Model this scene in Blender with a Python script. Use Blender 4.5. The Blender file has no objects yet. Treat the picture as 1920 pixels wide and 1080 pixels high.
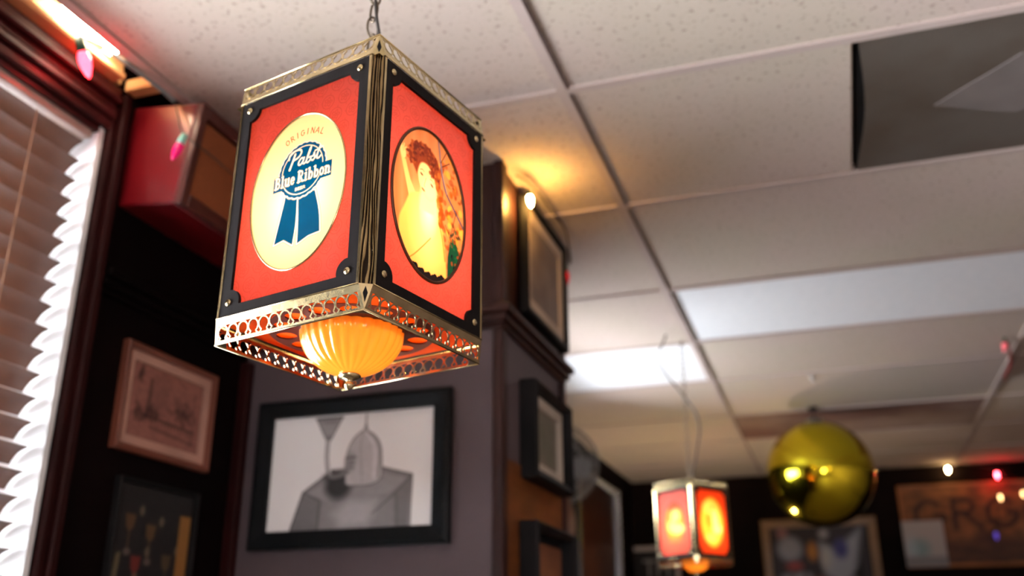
import bpy, math, random
import numpy as np
from mathutils import Vector, Matrix
from mathutils.geometry import tessellate_polygon
random.seed(7); RNG = np.random.default_rng(7)
sc = bpy.context.scene
col = sc.collection
PI = math.pi

# ------------------------------------------------------------------ camera, world, lights, exposure
YAW, PIT, ROL, FPX = .3200, .36718, -.0037, 1789.7
CAM = Vector((0, 0, 1.46))
f_ = Vector((-math.sin(YAW)*math.cos(PIT), math.cos(YAW)*math.cos(PIT), math.sin(PIT)))
r_ = Vector((math.cos(YAW), math.sin(YAW), 0)); u_ = r_.cross(f_)
r2 = r_*math.cos(ROL)+u_*math.sin(ROL); u2 = -r_*math.sin(ROL)+u_*math.cos(ROL)
cd = bpy.data.cameras.new('camera'); cam = bpy.data.objects.new('camera', cd); col.objects.link(cam)
m = Matrix((r2, u2, -f_)).transposed().to_4x4(); m.translation = CAM
cam.matrix_world = m
cd.sensor_width = 36; cd.lens = 36*FPX/1920; cd.clip_start = .02; cd.clip_end = 100
cd.dof.use_dof = True; cd.dof.focus_distance = 0.97; cd.dof.aperture_fstop = 3.3; cd.dof.aperture_blades = 7
sc.camera = cam

w = bpy.data.worlds.new('sky'); sc.world = w; w.use_nodes = True
bg = w.node_tree.nodes['Background']; bg.inputs[0].default_value = (.90, .94, 1, 1); bg.inputs[1].default_value = 48

def area(name, loc, size, target, power, color):
    l = bpy.data.lights.new(name, 'AREA'); l.shape = 'RECTANGLE'; l.size, l.size_y = size
    l.energy = power; l.color = color
    o = bpy.data.objects.new(name, l); col.objects.link(o); o.location = loc
    o.rotation_euler = (Vector(target)-Vector(loc)).to_track_quat('-Z', 'Y').to_euler()
    return o
# daylight through the two windows further back along the left wall
# plus an unseen warm fill light added behind the camera
for wy, wz, sy, sz in ((-1.25, 1.66, 1.90, 1.52), (3.65, 2.18, 1.30, .40)):   # portals: guide sky light through the open panes
    q_ = area('window_portal', (-1.50, wy, wz), (sy, sz), (0, wy, wz), 1, (1, 1, 1)); q_.data.cycles.is_portal = True
q_ = area('window_portal', (1.175, -3.69, 1.70), (.75, .60), (1.175, 0, 1.70), 1, (1, 1, 1)); q_.data.cycles.is_portal = True  # portal of the added unseen front-wall window
po = area('window_portal', (-1.50, .805, 1.735), (1.17, 1.51), (0, .805, 1.735), 1, (1, 1, 1)); po.data.cycles.is_portal = True
area('fill_light', (2.2, -1.6, 2.3), (.5, .5), (1.2, 1.5, .6), 5, (1, .7, .5))  # added soft fill from the right, no lamp modelled

sc.view_settings.view_transform = 'Standard'; sc.view_settings.look = 'None'
sc.view_settings.exposure = 0.42; sc.view_settings.gamma = 1; sc.view_settings.use_curve_mapping = False
sc.cycles.max_bounces = 8 if hasattr(sc, 'cycles') else 8

# ------------------------------------------------------------------ helpers
def lin(c):
    return tuple((x/12.92 if x <= .04045 else ((x+.055)/1.055)**2.4) for x in (v/255 for v in c))
class MB:
    def __init__(s): s.v = []; s.f = []; s.sm = []
    def add(s, vs, fs, smooth=False):
        n = len(s.v); s.v += [tuple(v) for v in vs]; s.f += [tuple(i+n for i in f) for f in fs]; s.sm += [smooth]*len(fs); return s
    def box(s, a, b):
        (x0, y0, z0), (x1, y1, z1) = a, b
        return s.add([(x0,y0,z0),(x1,y0,z0),(x1,y1,z0),(x0,y1,z0),(x0,y0,z1),(x1,y0,z1),(x1,y1,z1),(x0,y1,z1)],
              [(0,3,2,1),(4,5,6,7),(0,1,5,4),(1,2,6,5),(2,3,7,6),(3,0,4,7)])
    def cbox(s, a, b, c=.004):      # box with chamfered edges along every side
        x0, y0, z0 = (min(p, q) for p, q in zip(a, b)); x1, y1, z1 = (max(p, q) for p, q in zip(a, b))
        c = min(c, (x1-x0)*.45, (y1-y0)*.45, (z1-z0)*.45)
        vs = []; 
        for X in (0, 1):
            for Y in (0, 1):
                for Z in (0, 1):
                    X_, Y_, Z_ = (x0, x1)[X], (y0, y1)[Y], (z0, z1)[Z]
                    dx, dy, dz = (c, -c)[X], (c, -c)[Y], (c, -c)[Z]
                    vs += [(X_, Y_+dy, Z_+dz), (X_+dx, Y_, Z_+dz), (X_+dx, Y_+dy, Z_)]
        I = lambda X, Y, Z, k: (X*4+Y*2+Z)*3+k
        fs = [(I(0,0,0,0),I(0,0,1,0),I(0,1,1,0),I(0,1,0,0)), (I(1,0,0,0),I(1,1,0,0),I(1,1,1,0),I(1,0,1,0)),
              (I(0,0,0,1),I(1,0,0,1),I(1,0,1,1),I(0,0,1,1)), (I(0,1,0,1),I(0,1,1,1),I(1,1,1,1),I(1,1,0,1)),
              (I(0,0,0,2),I(0,1,0,2),I(1,1,0,2),I(1,0,0,2)), (I(0,0,1,2),I(1,0,1,2),I(1,1,1,2),I(0,1,1,2))]
        for X in (0, 1):
            for Y in (0, 1): fs.append((I(X,Y,0,0),I(X,Y,1,0),I(X,Y,1,1),I(X,Y,0,1)))
            for Z in (0, 1): fs.append((I(X,0,Z,0),I(X,1,Z,0),I(X,1,Z,2),I(X,0,Z,2)))
        for Y in (0, 1):
            for Z in (0, 1): fs.append((I(0,Y,Z,1),I(1,Y,Z,1),I(1,Y,Z,2),I(0,Y,Z,2)))
        for X in (0, 1):
            for Y in (0, 1):
                for Z in (0, 1): fs.append((I(X,Y,Z,0),I(X,Y,Z,1),I(X,Y,Z,2)))
        return s.add(vs, fs)
    def prism(s, poly, fn, t0, t1, holes=()):   # 2D polygon (with holes) extruded; fn(u,v,t)->xyz
        loops = [list(poly)]+[list(h) for h in holes]; flat = [p for l in loops for p in l]; n = len(flat)
        tri = tessellate_polygon([[Vector((p[0], p[1], 0)) for p in l] for l in loops])
        vs = [fn(p[0], p[1], t0) for p in flat]+[fn(p[0], p[1], t1) for p in flat]
        fs = [tuple(t) for t in tri]+[tuple(i+n for i in reversed(t)) for t in tri]; k = 0
        for l in loops:
            q = len(l)
            for i in range(q): a, b = k+i, k+(i+1) % q; fs.append((a, b, b+n, a+n))
            k += q
        return s.add(vs, fs)
    def tube(s, pts, r, seg=8, closed=False, caps=True):
        P = [Vector(p) for p in pts]; n = len(P); vs = []; up = None
        for i in range(n):
            if closed: t = (P[(i+1) % n]-P[i-1])
            else: t = P[min(i+1, n-1)]-P[max(i-1, 0)]
            t.normalize()
            if up is None: up = t.orthogonal().normalized()
            up = (up-t*up.dot(t)).normalized(); sd = t.cross(up); rr = r[i] if isinstance(r, (list, tuple)) else r
            vs += [P[i]+(up*math.cos(2*PI*k/seg)+sd*math.sin(2*PI*k/seg))*rr for k in range(seg)]
        fs = []
        for i in range(n if closed else n-1):
            j = (i+1) % n
            for k in range(seg): fs.append((i*seg+k, i*seg+(k+1) % seg, j*seg+(k+1) % seg, j*seg+k))
        if caps and not closed: fs += [tuple(reversed(range(seg))), tuple((n-1)*seg+k for k in range(seg))]
        return s.add(vs, fs, True)
    def lathe(s, prof, o=(0,0,0), seg=24, flute=0, amp=0, axis=None):
        vs = []; n = len(prof); M = Matrix.Identity(3) if axis is None else Vector((0,0,1)).rotation_difference(Vector(axis)).to_matrix()
        for r, z in prof:
            for k in range(seg):
                a = 2*PI*k/seg; q = 1+(amp*(abs(math.sin(a*flute/2))-.6) if flute else 0)
                vs.append(Vector(o)+M@Vector((r*q*math.cos(a), r*q*math.sin(a), z)))
        fs = [(i*seg+k, i*seg+(k+1) % seg, (i+1)*seg+(k+1) % seg, (i+1)*seg+k) for i in range(n-1) for k in range(seg)]
        return s.add(vs, fs, True)
    def ribbon(s, pts, w, fn, t0, t1, closed=False):   # flat strip following 2D points, extruded
        P = [Vector(p) for p in pts]; n = len(P); L = []; R = []
        for i in range(n):
            t = (P[(i+1) % n]-P[i-1]) if closed else P[min(i+1, n-1)]-P[max(i-1, 0)]
            t.normalize(); nn = Vector((-t.y, t.x))*w/2; L.append(P[i]+nn); R.append(P[i]-nn)
        vs = [fn(p.x, p.y, t) for p in [q for a in zip(L, R) for q in a] for t in (t0, t1)]; fs = []
        for i in range(n if closed else n-1):
            a, b = i*4, ((i+1) % n)*4
            fs += [(a, a+2, b+2, b), (a+1, b+1, b+3, a+3), (a, b, b+1, a+1), (a+2, a+3, b+3, b+2)]
        return s.add(vs, fs)
    def mesh(s, name):
        me = bpy.data.meshes.new(name); me.from_pydata(s.v, [], s.f)
        me.polygons.foreach_set('use_smooth', s.sm); me.update(); 
        import bmesh
        bm = bmesh.new(); bm.from_mesh(me); bmesh.ops.recalc_face_normals(bm, faces=bm.faces); bm.to_mesh(me); bm.free()
        return me
    def obj(s, name, mt, parent=None, **k): return link(name, s.mesh(name), mt, parent, **k)
def link(name, me, mt=None, parent=None, label=None, cat=None, group=None, kind=None, loc=None):
    o = bpy.data.objects.new(name, me); col.objects.link(o)
    if mt is not None and me is not None and not me.materials: me.materials.append(mt)
    if parent is not None: o.parent = parent
    if loc is not None: o.location = loc
    tag(o, label, cat, group, kind); return o
def tag(o, label=None, cat=None, group=None, kind=None):
    for k, v in (('label', label), ('category', cat), ('group', group), ('kind', kind)):
        if v: o[k] = v
    return o
def empty(name, loc, label, cat, group=None, kind=None):
    o = bpy.data.objects.new(name, None); o.empty_display_size = .05; col.objects.link(o); o.location = loc
    return tag(o, label, cat, group, kind)
def circ(cx, cy, r, n=16, ry=None, a0=0): return [(cx+r*math.cos(a0+2*PI*i/n), cy+(ry or r)*math.sin(a0+2*PI*i/n)) for i in range(n)]
def spl(P, n=8):      # Catmull-Rom through 2D/3D points
    P = [np.array(p, float) for p in P]; P = [2*P[0]-P[1]]+P+[2*P[-1]-P[-2]]; out = []
    for i in range(1, len(P)-2):
        a, b, c, d = P[i-1:i+3]
        for k in range(n):
            t = k/n; out.append(.5*((2*b)+(c-a)*t+(2*a-5*b+4*c-d)*t*t+(3*b-a-3*c+d)*t**3))
    return out+[P[-2]]

# ------------------------------------------------------------------ materials
def mat(name, c=(.5,.5,.5), rough=.6, metal=0, c2=None, scale=8, bump=0, bscale=40, stretch=None, emit=None, es=0, coat=0, spec=None, lo=.35, hi=.65, obj=True):
    m = bpy.data.materials.new(name); m.use_nodes = True; nt = m.node_tree; N = nt.nodes; L = nt.links
    b = N['Principled BSDF']; b.inputs['Roughness'].default_value = rough; b.inputs['Metallic'].default_value = metal
    if spec is not None: b.inputs['Specular IOR Level'].default_value = spec
    b.inputs['Coat Weight'].default_value = coat; b.inputs['Coat Roughness'].default_value = .12
    tc = N.new('ShaderNodeTexCoord'); mp = N.new('ShaderNodeMapping'); L.new(tc.outputs['Object'], mp.inputs[0])
    if stretch: mp.inputs['Scale'].default_value = stretch
    no = N.new('ShaderNodeTexNoise'); no.inputs['Scale'].default_value = scale; no.inputs['Detail'].default_value = 5; L.new(mp.outputs[0], no.inputs[0])
    cr = N.new('ShaderNodeValToRGB'); cr.color_ramp.elements[0].position = lo; cr.color_ramp.elements[1].position = hi
    c2 = c2 or tuple(x*.82 for x in c)
    cr.color_ramp.elements[0].color = (*c, 1); cr.color_ramp.elements[1].color = (*c2, 1)
    L.new(no.outputs[0], cr.inputs[0]); L.new(cr.outputs[0], b.inputs['Base Color'])
    if bump:
        n2 = N.new('ShaderNodeTexNoise'); n2.inputs['Scale'].default_value = bscale; n2.inputs['Detail'].default_value = 4; L.new(mp.outputs[0], n2.inputs[0])
        bp = N.new('ShaderNodeBump'); bp.inputs['Strength'].default_value = bump; bp.inputs['Distance'].default_value = .003
        L.new(n2.outputs[0], bp.inputs['Height']); L.new(bp.outputs[0], b.inputs['Normal'])
    if emit: b.inputs['Emission Color'].default_value = (*emit, 1); b.inputs['Emission Strength'].default_value = es
    return m
def artmat(name, rough=.6, coat=0):
    m = mat(name, rough=rough, coat=coat); nt = m.node_tree; b = nt.nodes['Principled BSDF']
    a = nt.nodes.new('ShaderNodeAttribute'); a.attribute_name = 'art'
    mx = nt.nodes.new('ShaderNodeMix'); mx.data_type = 'RGBA'; mx.blend_type = 'MULTIPLY'; mx.inputs[0].default_value = .12
    nt.links.new(a.outputs['Color'], mx.inputs[6]); nt.links.new(nt.nodes['Color Ramp'].outputs[0], mx.inputs[7])
    nt.links.new(mx.outputs[2], b.inputs['Base Color']); return m
def translucent(name, c=None, gloss=.12, rough=.15, diff=.3, c2=None, scale=30):
    m = bpy.data.materials.new(name); m.use_nodes = True; nt = m.node_tree; N = nt.nodes; L = nt.links
    N.remove(N['Principled BSDF']); out = N['Material Output']
    t = N.new('ShaderNodeBsdfTranslucent'); d = N.new('ShaderNodeBsdfDiffuse'); g = N.new('ShaderNodeBsdfGlossy'); g.inputs['Roughness'].default_value = rough
    m1 = N.new('ShaderNodeMixShader'); m1.inputs[0].default_value = diff; m2 = N.new('ShaderNodeMixShader')
    fr = N.new('ShaderNodeFresnel'); fr.inputs[0].default_value = 1.45; mu = N.new('ShaderNodeMath'); mu.operation = 'MULTIPLY'; mu.inputs[1].default_value = gloss*8
    L.new(fr.outputs[0], mu.inputs[0]); L.new(mu.outputs[0], m2.inputs[0])
    if c is None:
        a = N.new('ShaderNodeAttribute'); a.attribute_name = 'art'; src = a.outputs['Color']
    else:
        no = N.new('ShaderNodeTexNoise'); no.inputs['Scale'].default_value = scale; tc = N.new('ShaderNodeTexCoord'); L.new(tc.outputs['Object'], no.inputs[0])
        cr = N.new('ShaderNodeValToRGB'); cr.color_ramp.elements[0].position = .35; cr.color_ramp.elements[1].position = .65
        cr.color_ramp.elements[0].color = (*c, 1); cr.color_ramp.elements[1].color = (*(c2 or c), 1); L.new(no.outputs[0], cr.inputs[0]); src = cr.outputs[0]
    L.new(src, t.inputs[0]); L.new(src, d.inputs[0])
    L.new(t.outputs[0], m1.inputs[1]); L.new(d.outputs[0], m1.inputs[2]); L.new(m1.outputs[0], m2.inputs[1]); L.new(g.outputs[0], m2.inputs[2]); L.new(m2.outputs[0], out.inputs[0])
    return m
def bulbmat(name, c, es):
    m = mat(name, c, rough=.25, emit=c, es=es); return m

M = {}
M['brass'] = mat('brass', (.62,.47,.22), .24, 1, c2=(.42,.31,.13), scale=60, bump=.15, bscale=150)
M['brass_plain'] = mat('brass_rail', (.60,.48,.27), .22, 1, c2=(.45,.35,.18), scale=40, bump=.08, bscale=90)
def grain():
    m = mat('brass_grain', (.5,.36,.15), .27, 1); nt = m.node_tree; N = nt.nodes; L = nt.links; b = N['Principled BSDF']
    tc = N['Texture Coordinate']; mp = N.new('ShaderNodeMapping'); mp.inputs['Scale'].default_value = (1, 1, .12); L.new(tc.outputs['Object'], mp.inputs[0])
    wv = N.new('ShaderNodeTexWave'); wv.wave_type = 'BANDS'; wv.bands_direction = 'X'; wv.inputs['Scale'].default_value = 130; wv.inputs['Distortion'].default_value = 16
    wv.inputs['Detail'].default_value = 2.5; wv.inputs['Detail Scale'].default_value = .5; L.new(mp.outputs[0], wv.inputs[0])
    cr = N.new('ShaderNodeValToRGB'); cr.color_ramp.elements[0].position = .3; cr.color_ramp.elements[1].position = .62
    cr.color_ramp.elements[0].color = (.015,.010,.007,1); cr.color_ramp.elements[1].color = (.30,.21,.10,1)
    L.new(wv.outputs[1], cr.inputs[0]); L.new(cr.outputs[0], b.inputs['Base Color'])
    bp = N.new('ShaderNodeBump'); bp.inputs['Strength'].default_value = .9; bp.inputs['Distance'].default_value = .0012
    L.new(wv.outputs[1], bp.inputs['Height']); L.new(bp.outputs[0], b.inputs['Normal']); return m
M['grain'] = grain()
M['blackwood'] = mat('black_frame', (.008,.006,.006), .65, spec=.06, c2=(.014,.011,.010), scale=14, stretch=(1,1,.15), bump=.3, bscale=60)
M['panel'] = translucent('printed_panel', None, gloss=.10, rough=.12, diff=.10)
M['panel_matte'] = translucent('faded_printed_panel', None, gloss=.02, rough=.4, diff=.08)
M['amber'] = translucent('amber_plate', (.75,.12,.012), c2=(.65,.09,.010), gloss=.08, diff=.25)
M['dome'] = translucent('amber_glass', (1.0,.42,.055), c2=(1,.35,.04), gloss=.13, rough=.08, diff=.25, scale=12)
M['copper'] = mat('dark_copper', (.085,.010,.003), .5, .0, c2=(.06,.007,.002), spec=.2)
M['liner'] = translucent('amber_liner', (1,.30,.045), gloss=.05, diff=.2)
M['bulb_hot'] = bulbmat('lamp_bulb', (1, .66, .33), 41)
M['iron'] = mat('aged_chain', (.14,.10,.065), .38, .9, c2=(.08,.06,.04), scale=60)
M['cord'] = mat('dark_cord', (.03,.022,.018), .6)
M['black'] = mat('black_matte', (.005,.005,.005), .6, spec=.12, c2=(.012,.011,.012))
M['blackgloss'] = mat('black_gloss_frame', (.005,.006,.007), .5, c2=(.007,.008,.009), spec=.12)

def ceiling_mat():
    m = mat('ceiling_tile', (.47,.375,.335), .95, spec=.1); nt = m.node_tree; N = nt.nodes; L = nt.links; b = N['Principled BSDF']
    ge = N.new('ShaderNodeNewGeometry')
    big = N.new('ShaderNodeTexNoise'); big.inputs['Scale'].default_value = 2.2; big.inputs['Detail'].default_value = 2; L.new(ge.outputs['Position'], big.inputs[0])
    c1 = N.new('ShaderNodeValToRGB'); c1.color_ramp.elements[0].position = .35; c1.color_ramp.elements[1].position = .65
    c1.color_ramp.elements[0].color = (.49,.40,.355,1); c1.color_ramp.elements[1].color = (.47,.405,.335,1); L.new(big.outputs[0], c1.inputs[0])
    sp = N.new('ShaderNodeTexNoise'); sp.inputs['Scale'].default_value = 85; sp.inputs['Detail'].default_value = 3; sp.inputs['Roughness'].default_value = .6; L.new(ge.outputs['Position'], sp.inputs[0])
    c2 = N.new('ShaderNodeValToRGB'); c2.color_ramp.elements[0].position = .58; c2.color_ramp.elements[1].position = .68
    c2.color_ramp.elements[0].color = (1,1,1,1); c2.color_ramp.elements[1].color = (.66,.60,.56,1); L.new(sp.outputs[0], c2.inputs[0])
    mx = N.new('ShaderNodeMix'); mx.data_type = 'RGBA'; mx.blend_type = 'MULTIPLY'; mx.inputs[0].default_value = 1
    L.new(c1.outputs[0], mx.inputs[6]); L.new(c2.outputs[0], mx.inputs[7])
    L.new(mx.outputs[2], b.inputs['Base Color']); 
    bp = N.new('ShaderNodeBump'); bp.inputs['Strength'].default_value = .5; bp.inputs['Distance'].default_value = .002; bp.invert = True
    L.new(sp.outputs[0], bp.inputs['Height']); L.new(bp.outputs[0], b.inputs['Normal']); return m
M['tile'] = ceiling_mat()
M['shade_tile'] = mat('painted_shade_tile', (.45,.35,.31), .95, c2=(.13,.065,.055), scale=.9, lo=.25, hi=.55)  # soft dark band of ceiling shade painted into the tile colour
M['gridbar'] = mat('grid_bar', (.45,.365,.33), .8, c2=(.42,.34,.31), spec=.1)
M['shadow_gap'] = mat('tile_edge_groove', (.12,.08,.07), .9)
M['diffuser'] = mat('acrylic_diffuser', (.78,.79,.82), .6, spec=.2, c2=(.74,.76,.79), scale=30)
M['mahogany'] = mat('mahogany', (.034,.009,.006), .55, c2=(.018,.005,.004), scale=9, stretch=(3,3,.4), spec=.25)
M['redtrim'] = mat('oxblood_trim', (.06,.006,.006), .45, c2=(.03,.004,.004), spec=.3)
M['shaded_trim'] = mat('oxblood_trim_shaded', (.022,.003,.003), .55, c2=(.014,.002,.002), spec=.12)  # darker copy of the oxblood trim, shade of the side casing put into colour
M['greypaint'] = mat('charcoal_wall_paint', (.10,.074,.080), .6, spec=.2, c2=(.088,.066,.072), scale=5, bump=.15, bscale=70)
M['darkwall'] = mat('dark_panelled_wall', (.004,.0012,.0012), .7, spec=.05, c2=(.0025,.001,.001), scale=5)
M['blackwall'] = mat('black_wall_paint', (.005,.003,.0025), .8, spec=.05, c2=(.010,.005,.004), scale=3)
M['orangewood'] = mat('orange_wood', (.36,.13,.035), .45, c2=(.24,.08,.02), scale=7, stretch=(1,1,5))
M['brownwood'] = mat('brown_wood_panel', (.15,.048,.012), .5, c2=(.10,.03,.008), scale=7, stretch=(1,1,5), spec=.2)
M['plywood'] = mat('raw_plywood', (.55,.30,.12), .7, c2=(.42,.21,.08), scale=6, stretch=(1,.3,3))
M['slat'] = mat('blind_slat', (.11,.047,.025), .5, c2=(.09,.037,.019), scale=12, stretch=(1,.2,1))
M['white_jamb'] = mat('white_jamb_paint', (.82,.84,.86), .5)
M['floor'] = mat('floor_boards', (.34,.28,.24), .5, c2=(.28,.23,.19), scale=3, stretch=(6,1,1))
M['plaster'] = mat('room_wall_paint', (.30,.22,.19), .8)
M['lampsteel'] = mat('brushed_steel', (.6,.6,.62), .3, 1)

# ------------------------------------------------------------------ painted pictures as per-vertex colour on a fine grid
class Canvas:
    def __init__(s, u0, u1, v0, v1, res, bgc):
        s.nu = int(round((u1-u0)/res))+1; s.nv = int(round((v1-v0)/res))+1; s.res = res
        s.u = np.linspace(u0, u1, s.nu); s.v = np.linspace(v0, v1, s.nv); s.X, s.Y = np.meshgrid(s.u, s.v)
        s.c = np.empty((s.nv, s.nu, 3)); s.c[:] = bgc
    def win(s, x0, x1, y0, y1, pad):
        i0 = max(0, np.searchsorted(s.u, x0-pad)-1); i1 = np.searchsorted(s.u, x1+pad)+1
        j0 = max(0, np.searchsorted(s.v, y0-pad)-1); j1 = np.searchsorted(s.v, y1+pad)+1
        return slice(j0, j1), slice(i0, i1)
    def blend(s, sl, sd, c, a=1, soft=None):
        k = np.clip(.5-sd/((soft or s.res)), 0, 1)*a; s.c[sl] += (np.array(c)-s.c[sl])*k[..., None]
    def dist(s, sl, P, closed):
        X, Y = s.X[sl], s.Y[sl]; D = np.full(X.shape, 1e9); ins = np.zeros(X.shape, bool); n = len(P)
        for i in range(n if closed else n-1):
            ax, ay = P[i][:2]; bx, by = P[(i+1) % n][:2]; dx, dy = bx-ax, by-ay; L = dx*dx+dy*dy+1e-18
            t = np.clip(((X-ax)*dx+(Y-ay)*dy)/L, 0, 1); D = np.minimum(D, (X-ax-t*dx)**2+(Y-ay-t*dy)**2)
            if closed and abs(dy) > 1e-12: ins ^= ((ay > Y) != (by > Y)) & (X < dx*(Y-ay)/dy+ax)
        return np.sqrt(D), ins
    def poly(s, P, c, a=1, soft=None):
        xs = [p[0] for p in P]; ys = [p[1] for p in P]; sl = s.win(min(xs), max(xs), min(ys), max(ys), (soft or s.res)*1.5)
        D, ins = s.dist(sl, P, True); s.blend(sl, np.where(ins, -D, D), c, a, soft)
    def stroke(s, P, w, c, a=1, soft=None):
        xs = [p[0] for p in P]; ys = [p[1] for p in P]; sl = s.win(min(xs), max(xs), min(ys), max(ys), w+(soft or s.res)*1.5)
        D, _ = s.dist(sl, P, False); s.blend(sl, D-w/2, c, a, soft)
    def ell(s, cx, cy, rx, ry, c, a=1, rot=0, soft=None):
        R = max(rx, ry); sl = s.win(cx-R, cx+R, cy-R, cy+R, (soft or s.res)*1.5)
        X, Y = s.X[sl]-cx, s.Y[sl]-cy; ca, sa = math.cos(rot), math.sin(rot); x = X*ca+Y*sa; y = -X*sa+Y*ca
        q = np.sqrt((x/rx)**2+(y/ry)**2); s.blend(sl, (q-1)*min(rx, ry), c, a, soft)
    def noise(s, amp, k=5, mask=None):
        n = RNG.random((k*3, k*3)); yi = np.linspace(0, k*3-1.001, s.nv); xi = np.linspace(0, k*3-1.001, s.nu)
        j = yi.astype(int); i = xi.astype(int); fy = (yi-j)[:, None]; fx = (xi-i)[None]
        g = (n[j][:, i]*(1-fy)*(1-fx)+n[j+1][:, i]*fy*(1-fx)+n[j][:, i+1]*(1-fy)*fx+n[j+1][:, i+1]*fy*fx)
        q = (1+amp*(g-.5))[..., None]; s.c *= q if mask is None else np.where(mask[..., None], q, 1)
    def mesh(s, name, fn):
        V = np.empty((s.nv, s.nu, 3)); o = np.array(fn(0, 0)); du = np.array(fn(1, 0))-o; dv = np.array(fn(0, 1))-o
        V[:] = o+s.X[..., None]*du+s.Y[..., None]*dv
        idx = np.arange(s.nv*s.nu).reshape(s.nv, s.nu)
        Q = np.stack([idx[:-1, :-1], idx[:-1, 1:], idx[1:, 1:], idx[1:, :-1]], -1).reshape(-1, 4)
        me = bpy.data.meshes.new(name); me.vertices.add(V.size//3); me.vertices.foreach_set('co', V.ravel())
        me.loops.add(Q.size); me.loops.foreach_set('vertex_index', Q.ravel().astype(np.int32))
        me.polygons.add(len(Q)); me.polygons.foreach_set('loop_start', np.arange(0, Q.size, 4, dtype=np.int32)); me.update(calc_edges=True)
        at = me.color_attributes.new('art', 'FLOAT_COLOR', 'POINT'); cc = np.ones((V.size//3, 4), np.float32); cc[:, :3] = np.clip(s.c.reshape(-1, 3), 0, 1)
        at.data.foreach_set('color', cc.ravel()); return me

def arc(cx, cy, rx, ry, a0, a1, n=10): return [(cx+rx*math.cos(math.radians(a0+(a1-a0)*i/n)), cy+ry*math.sin(math.radians(a0+(a1-a0)*i/n))) for i in range(n+1)]
# slab-serif lower case, x-height 1: (advance, [strokes (points, weight)])
W_ = .26; S_ = .15
GL = {
 'l': (.72, [([(.34,.05),(.34,1.42)], W_), ([(.08,.07),(.60,.07)], S_), ([(.10,1.40),(.34,1.40)], S_)]),
 'i': (.72, [([(.34,.05),(.34,.95)], W_), ([(.08,.07),(.60,.07)], S_), ([(.10,.93),(.34,.93)], S_), ([(.33,1.32),(.35,1.32)], .28)]),
 'u': (1.10, [([(.26,.95),(.26,.35)]+arc(.50,.35,.24,.27,180,300,6)+[(.80,.30)], W_), ([(.82,.95),(.82,.05)], W_), ([(.04,.93),(.26,.93)], S_), ([(.62,.93),(.82,.93)], S_), ([(.82,.07),(1.04,.07)], S_)]),
 'e': (.98, [([(.24,.52),(.74,.52)]+arc(.49,.5,.29,.42,5,320,14), .20)]),
 'b': (1.06, [([(.26,.08),(.26,1.42)], W_), ([(.04,1.40),(.26,1.40)], S_), (arc(.52,.48,.30,.42,150,-150,14), .22)]),
 'o': (1.0, [(arc(.48,.5,.31,.42,0,360,16), .23)]),
 'n': (1.16, [([(.26,.05),(.26,.95)], W_), ([(.04,.93),(.26,.93)], S_), ([(.02,.07),(.48,.07)], S_), (arc(.54,.58,.27,.32,150,0,8)+[(.81,.05)], W_), ([(.62,.07),(1.06,.07)], S_)]),
 'B': (1.20, [([(.32,.05),(.32,1.42)], .30), ([(.06,.07),(.60,.07)], S_), ([(.06,1.40),(.60,1.40)], S_), ([(.4,1.38)]+arc(.58,1.06,.30,.32,90,-90,8)+[(.4,.74)], .2), ([(.4,.74)]+arc(.62,.40,.34,.33,90,-90,8)+[(.4,.07)], .22)]),
 'R': (1.30, [([(.32,.05),(.32,1.42)], .30), ([(.06,.07),(.60,.07)], S_), ([(.06,1.40),(.60,1.40)], S_), ([(.4,1.38)]+arc(.62,1.04,.32,.34,90,-90,8)+[(.4,.70)], .2), ([(.62,.70),(.98,.08),(1.22,.08)], .24)]),
 ' ': (.40, []),
}
CAP = {
 'O': (.95, [(arc(.45,.5,.34,.45,0,360,16), .13)]), 'I': (.42, [([(.2,.02),(.2,.98)], .15)]),
 'R': (.88, [([(.16,.02),(.16,.98)], .14), ([(.16,.94)]+arc(.40,.74,.26,.22,90,-90,7)+[(.16,.5)], .12), ([(.4,.5),(.8,.02)], .13)]),
 'G': (.95, [(arc(.48,.5,.36,.45,50,350,14)+[(.84,.48),(.6,.48)], .13)]), 'N': (.95, [([(.14,.02),(.14,.98)], .12), ([(.14,.98),(.78,.02)], .14), ([(.78,.02),(.78,.98)], .12)]),
 'A': (.92, [([(.02,.02),(.44,.98),(.86,.02)], .13), ([(.2,.34),(.7,.34)], .1)]), 'L': (.75, [([(.16,.98),(.16,.05),(.68,.05)], .14)]),
 'B': (.9, [([(.16,.02),(.16,.98)], .22), ([(.16,.94)]+arc(.4,.74,.26,.2,90,-90,7)+[(.16,.52)], .18), ([(.2,.52)]+arc(.44,.28,.3,.22,90,-90,7)+[(.16,.06)], .18)]),
 'E': (.85, [([(.16,.02),(.16,.98)], .22), ([(.1,.92),(.72,.92)], .18), ([(.16,.5),(.6,.5)], .16), ([(.1,.08),(.74,.08)], .18)]),
 'T': (.8, [([(.4,.02),(.4,.98)], .16), ([(.05,.93),(.75,.93)], .14)]), 'H': (.95, [([(.14,.02),(.14,.98)], .16), ([(.78,.02),(.78,.98)], .16), ([(.14,.5),(.78,.5)], .13)]),
}
def text(cv, s, x, y, size, font, c, sx=1, grow=0, shear=0, width=None):
    tot = sum(font[ch][0] for ch in s)
    if width: sx = width/(tot*size)
    for ch in s:
        adv, st = font[ch]
        for P, w in st: cv.stroke([(x+(px+shear*py)*size*sx, y+py*size) for px, py in P], w*size*(.5+.5*sx)+grow, c)
        x += adv*size*sx

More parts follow.
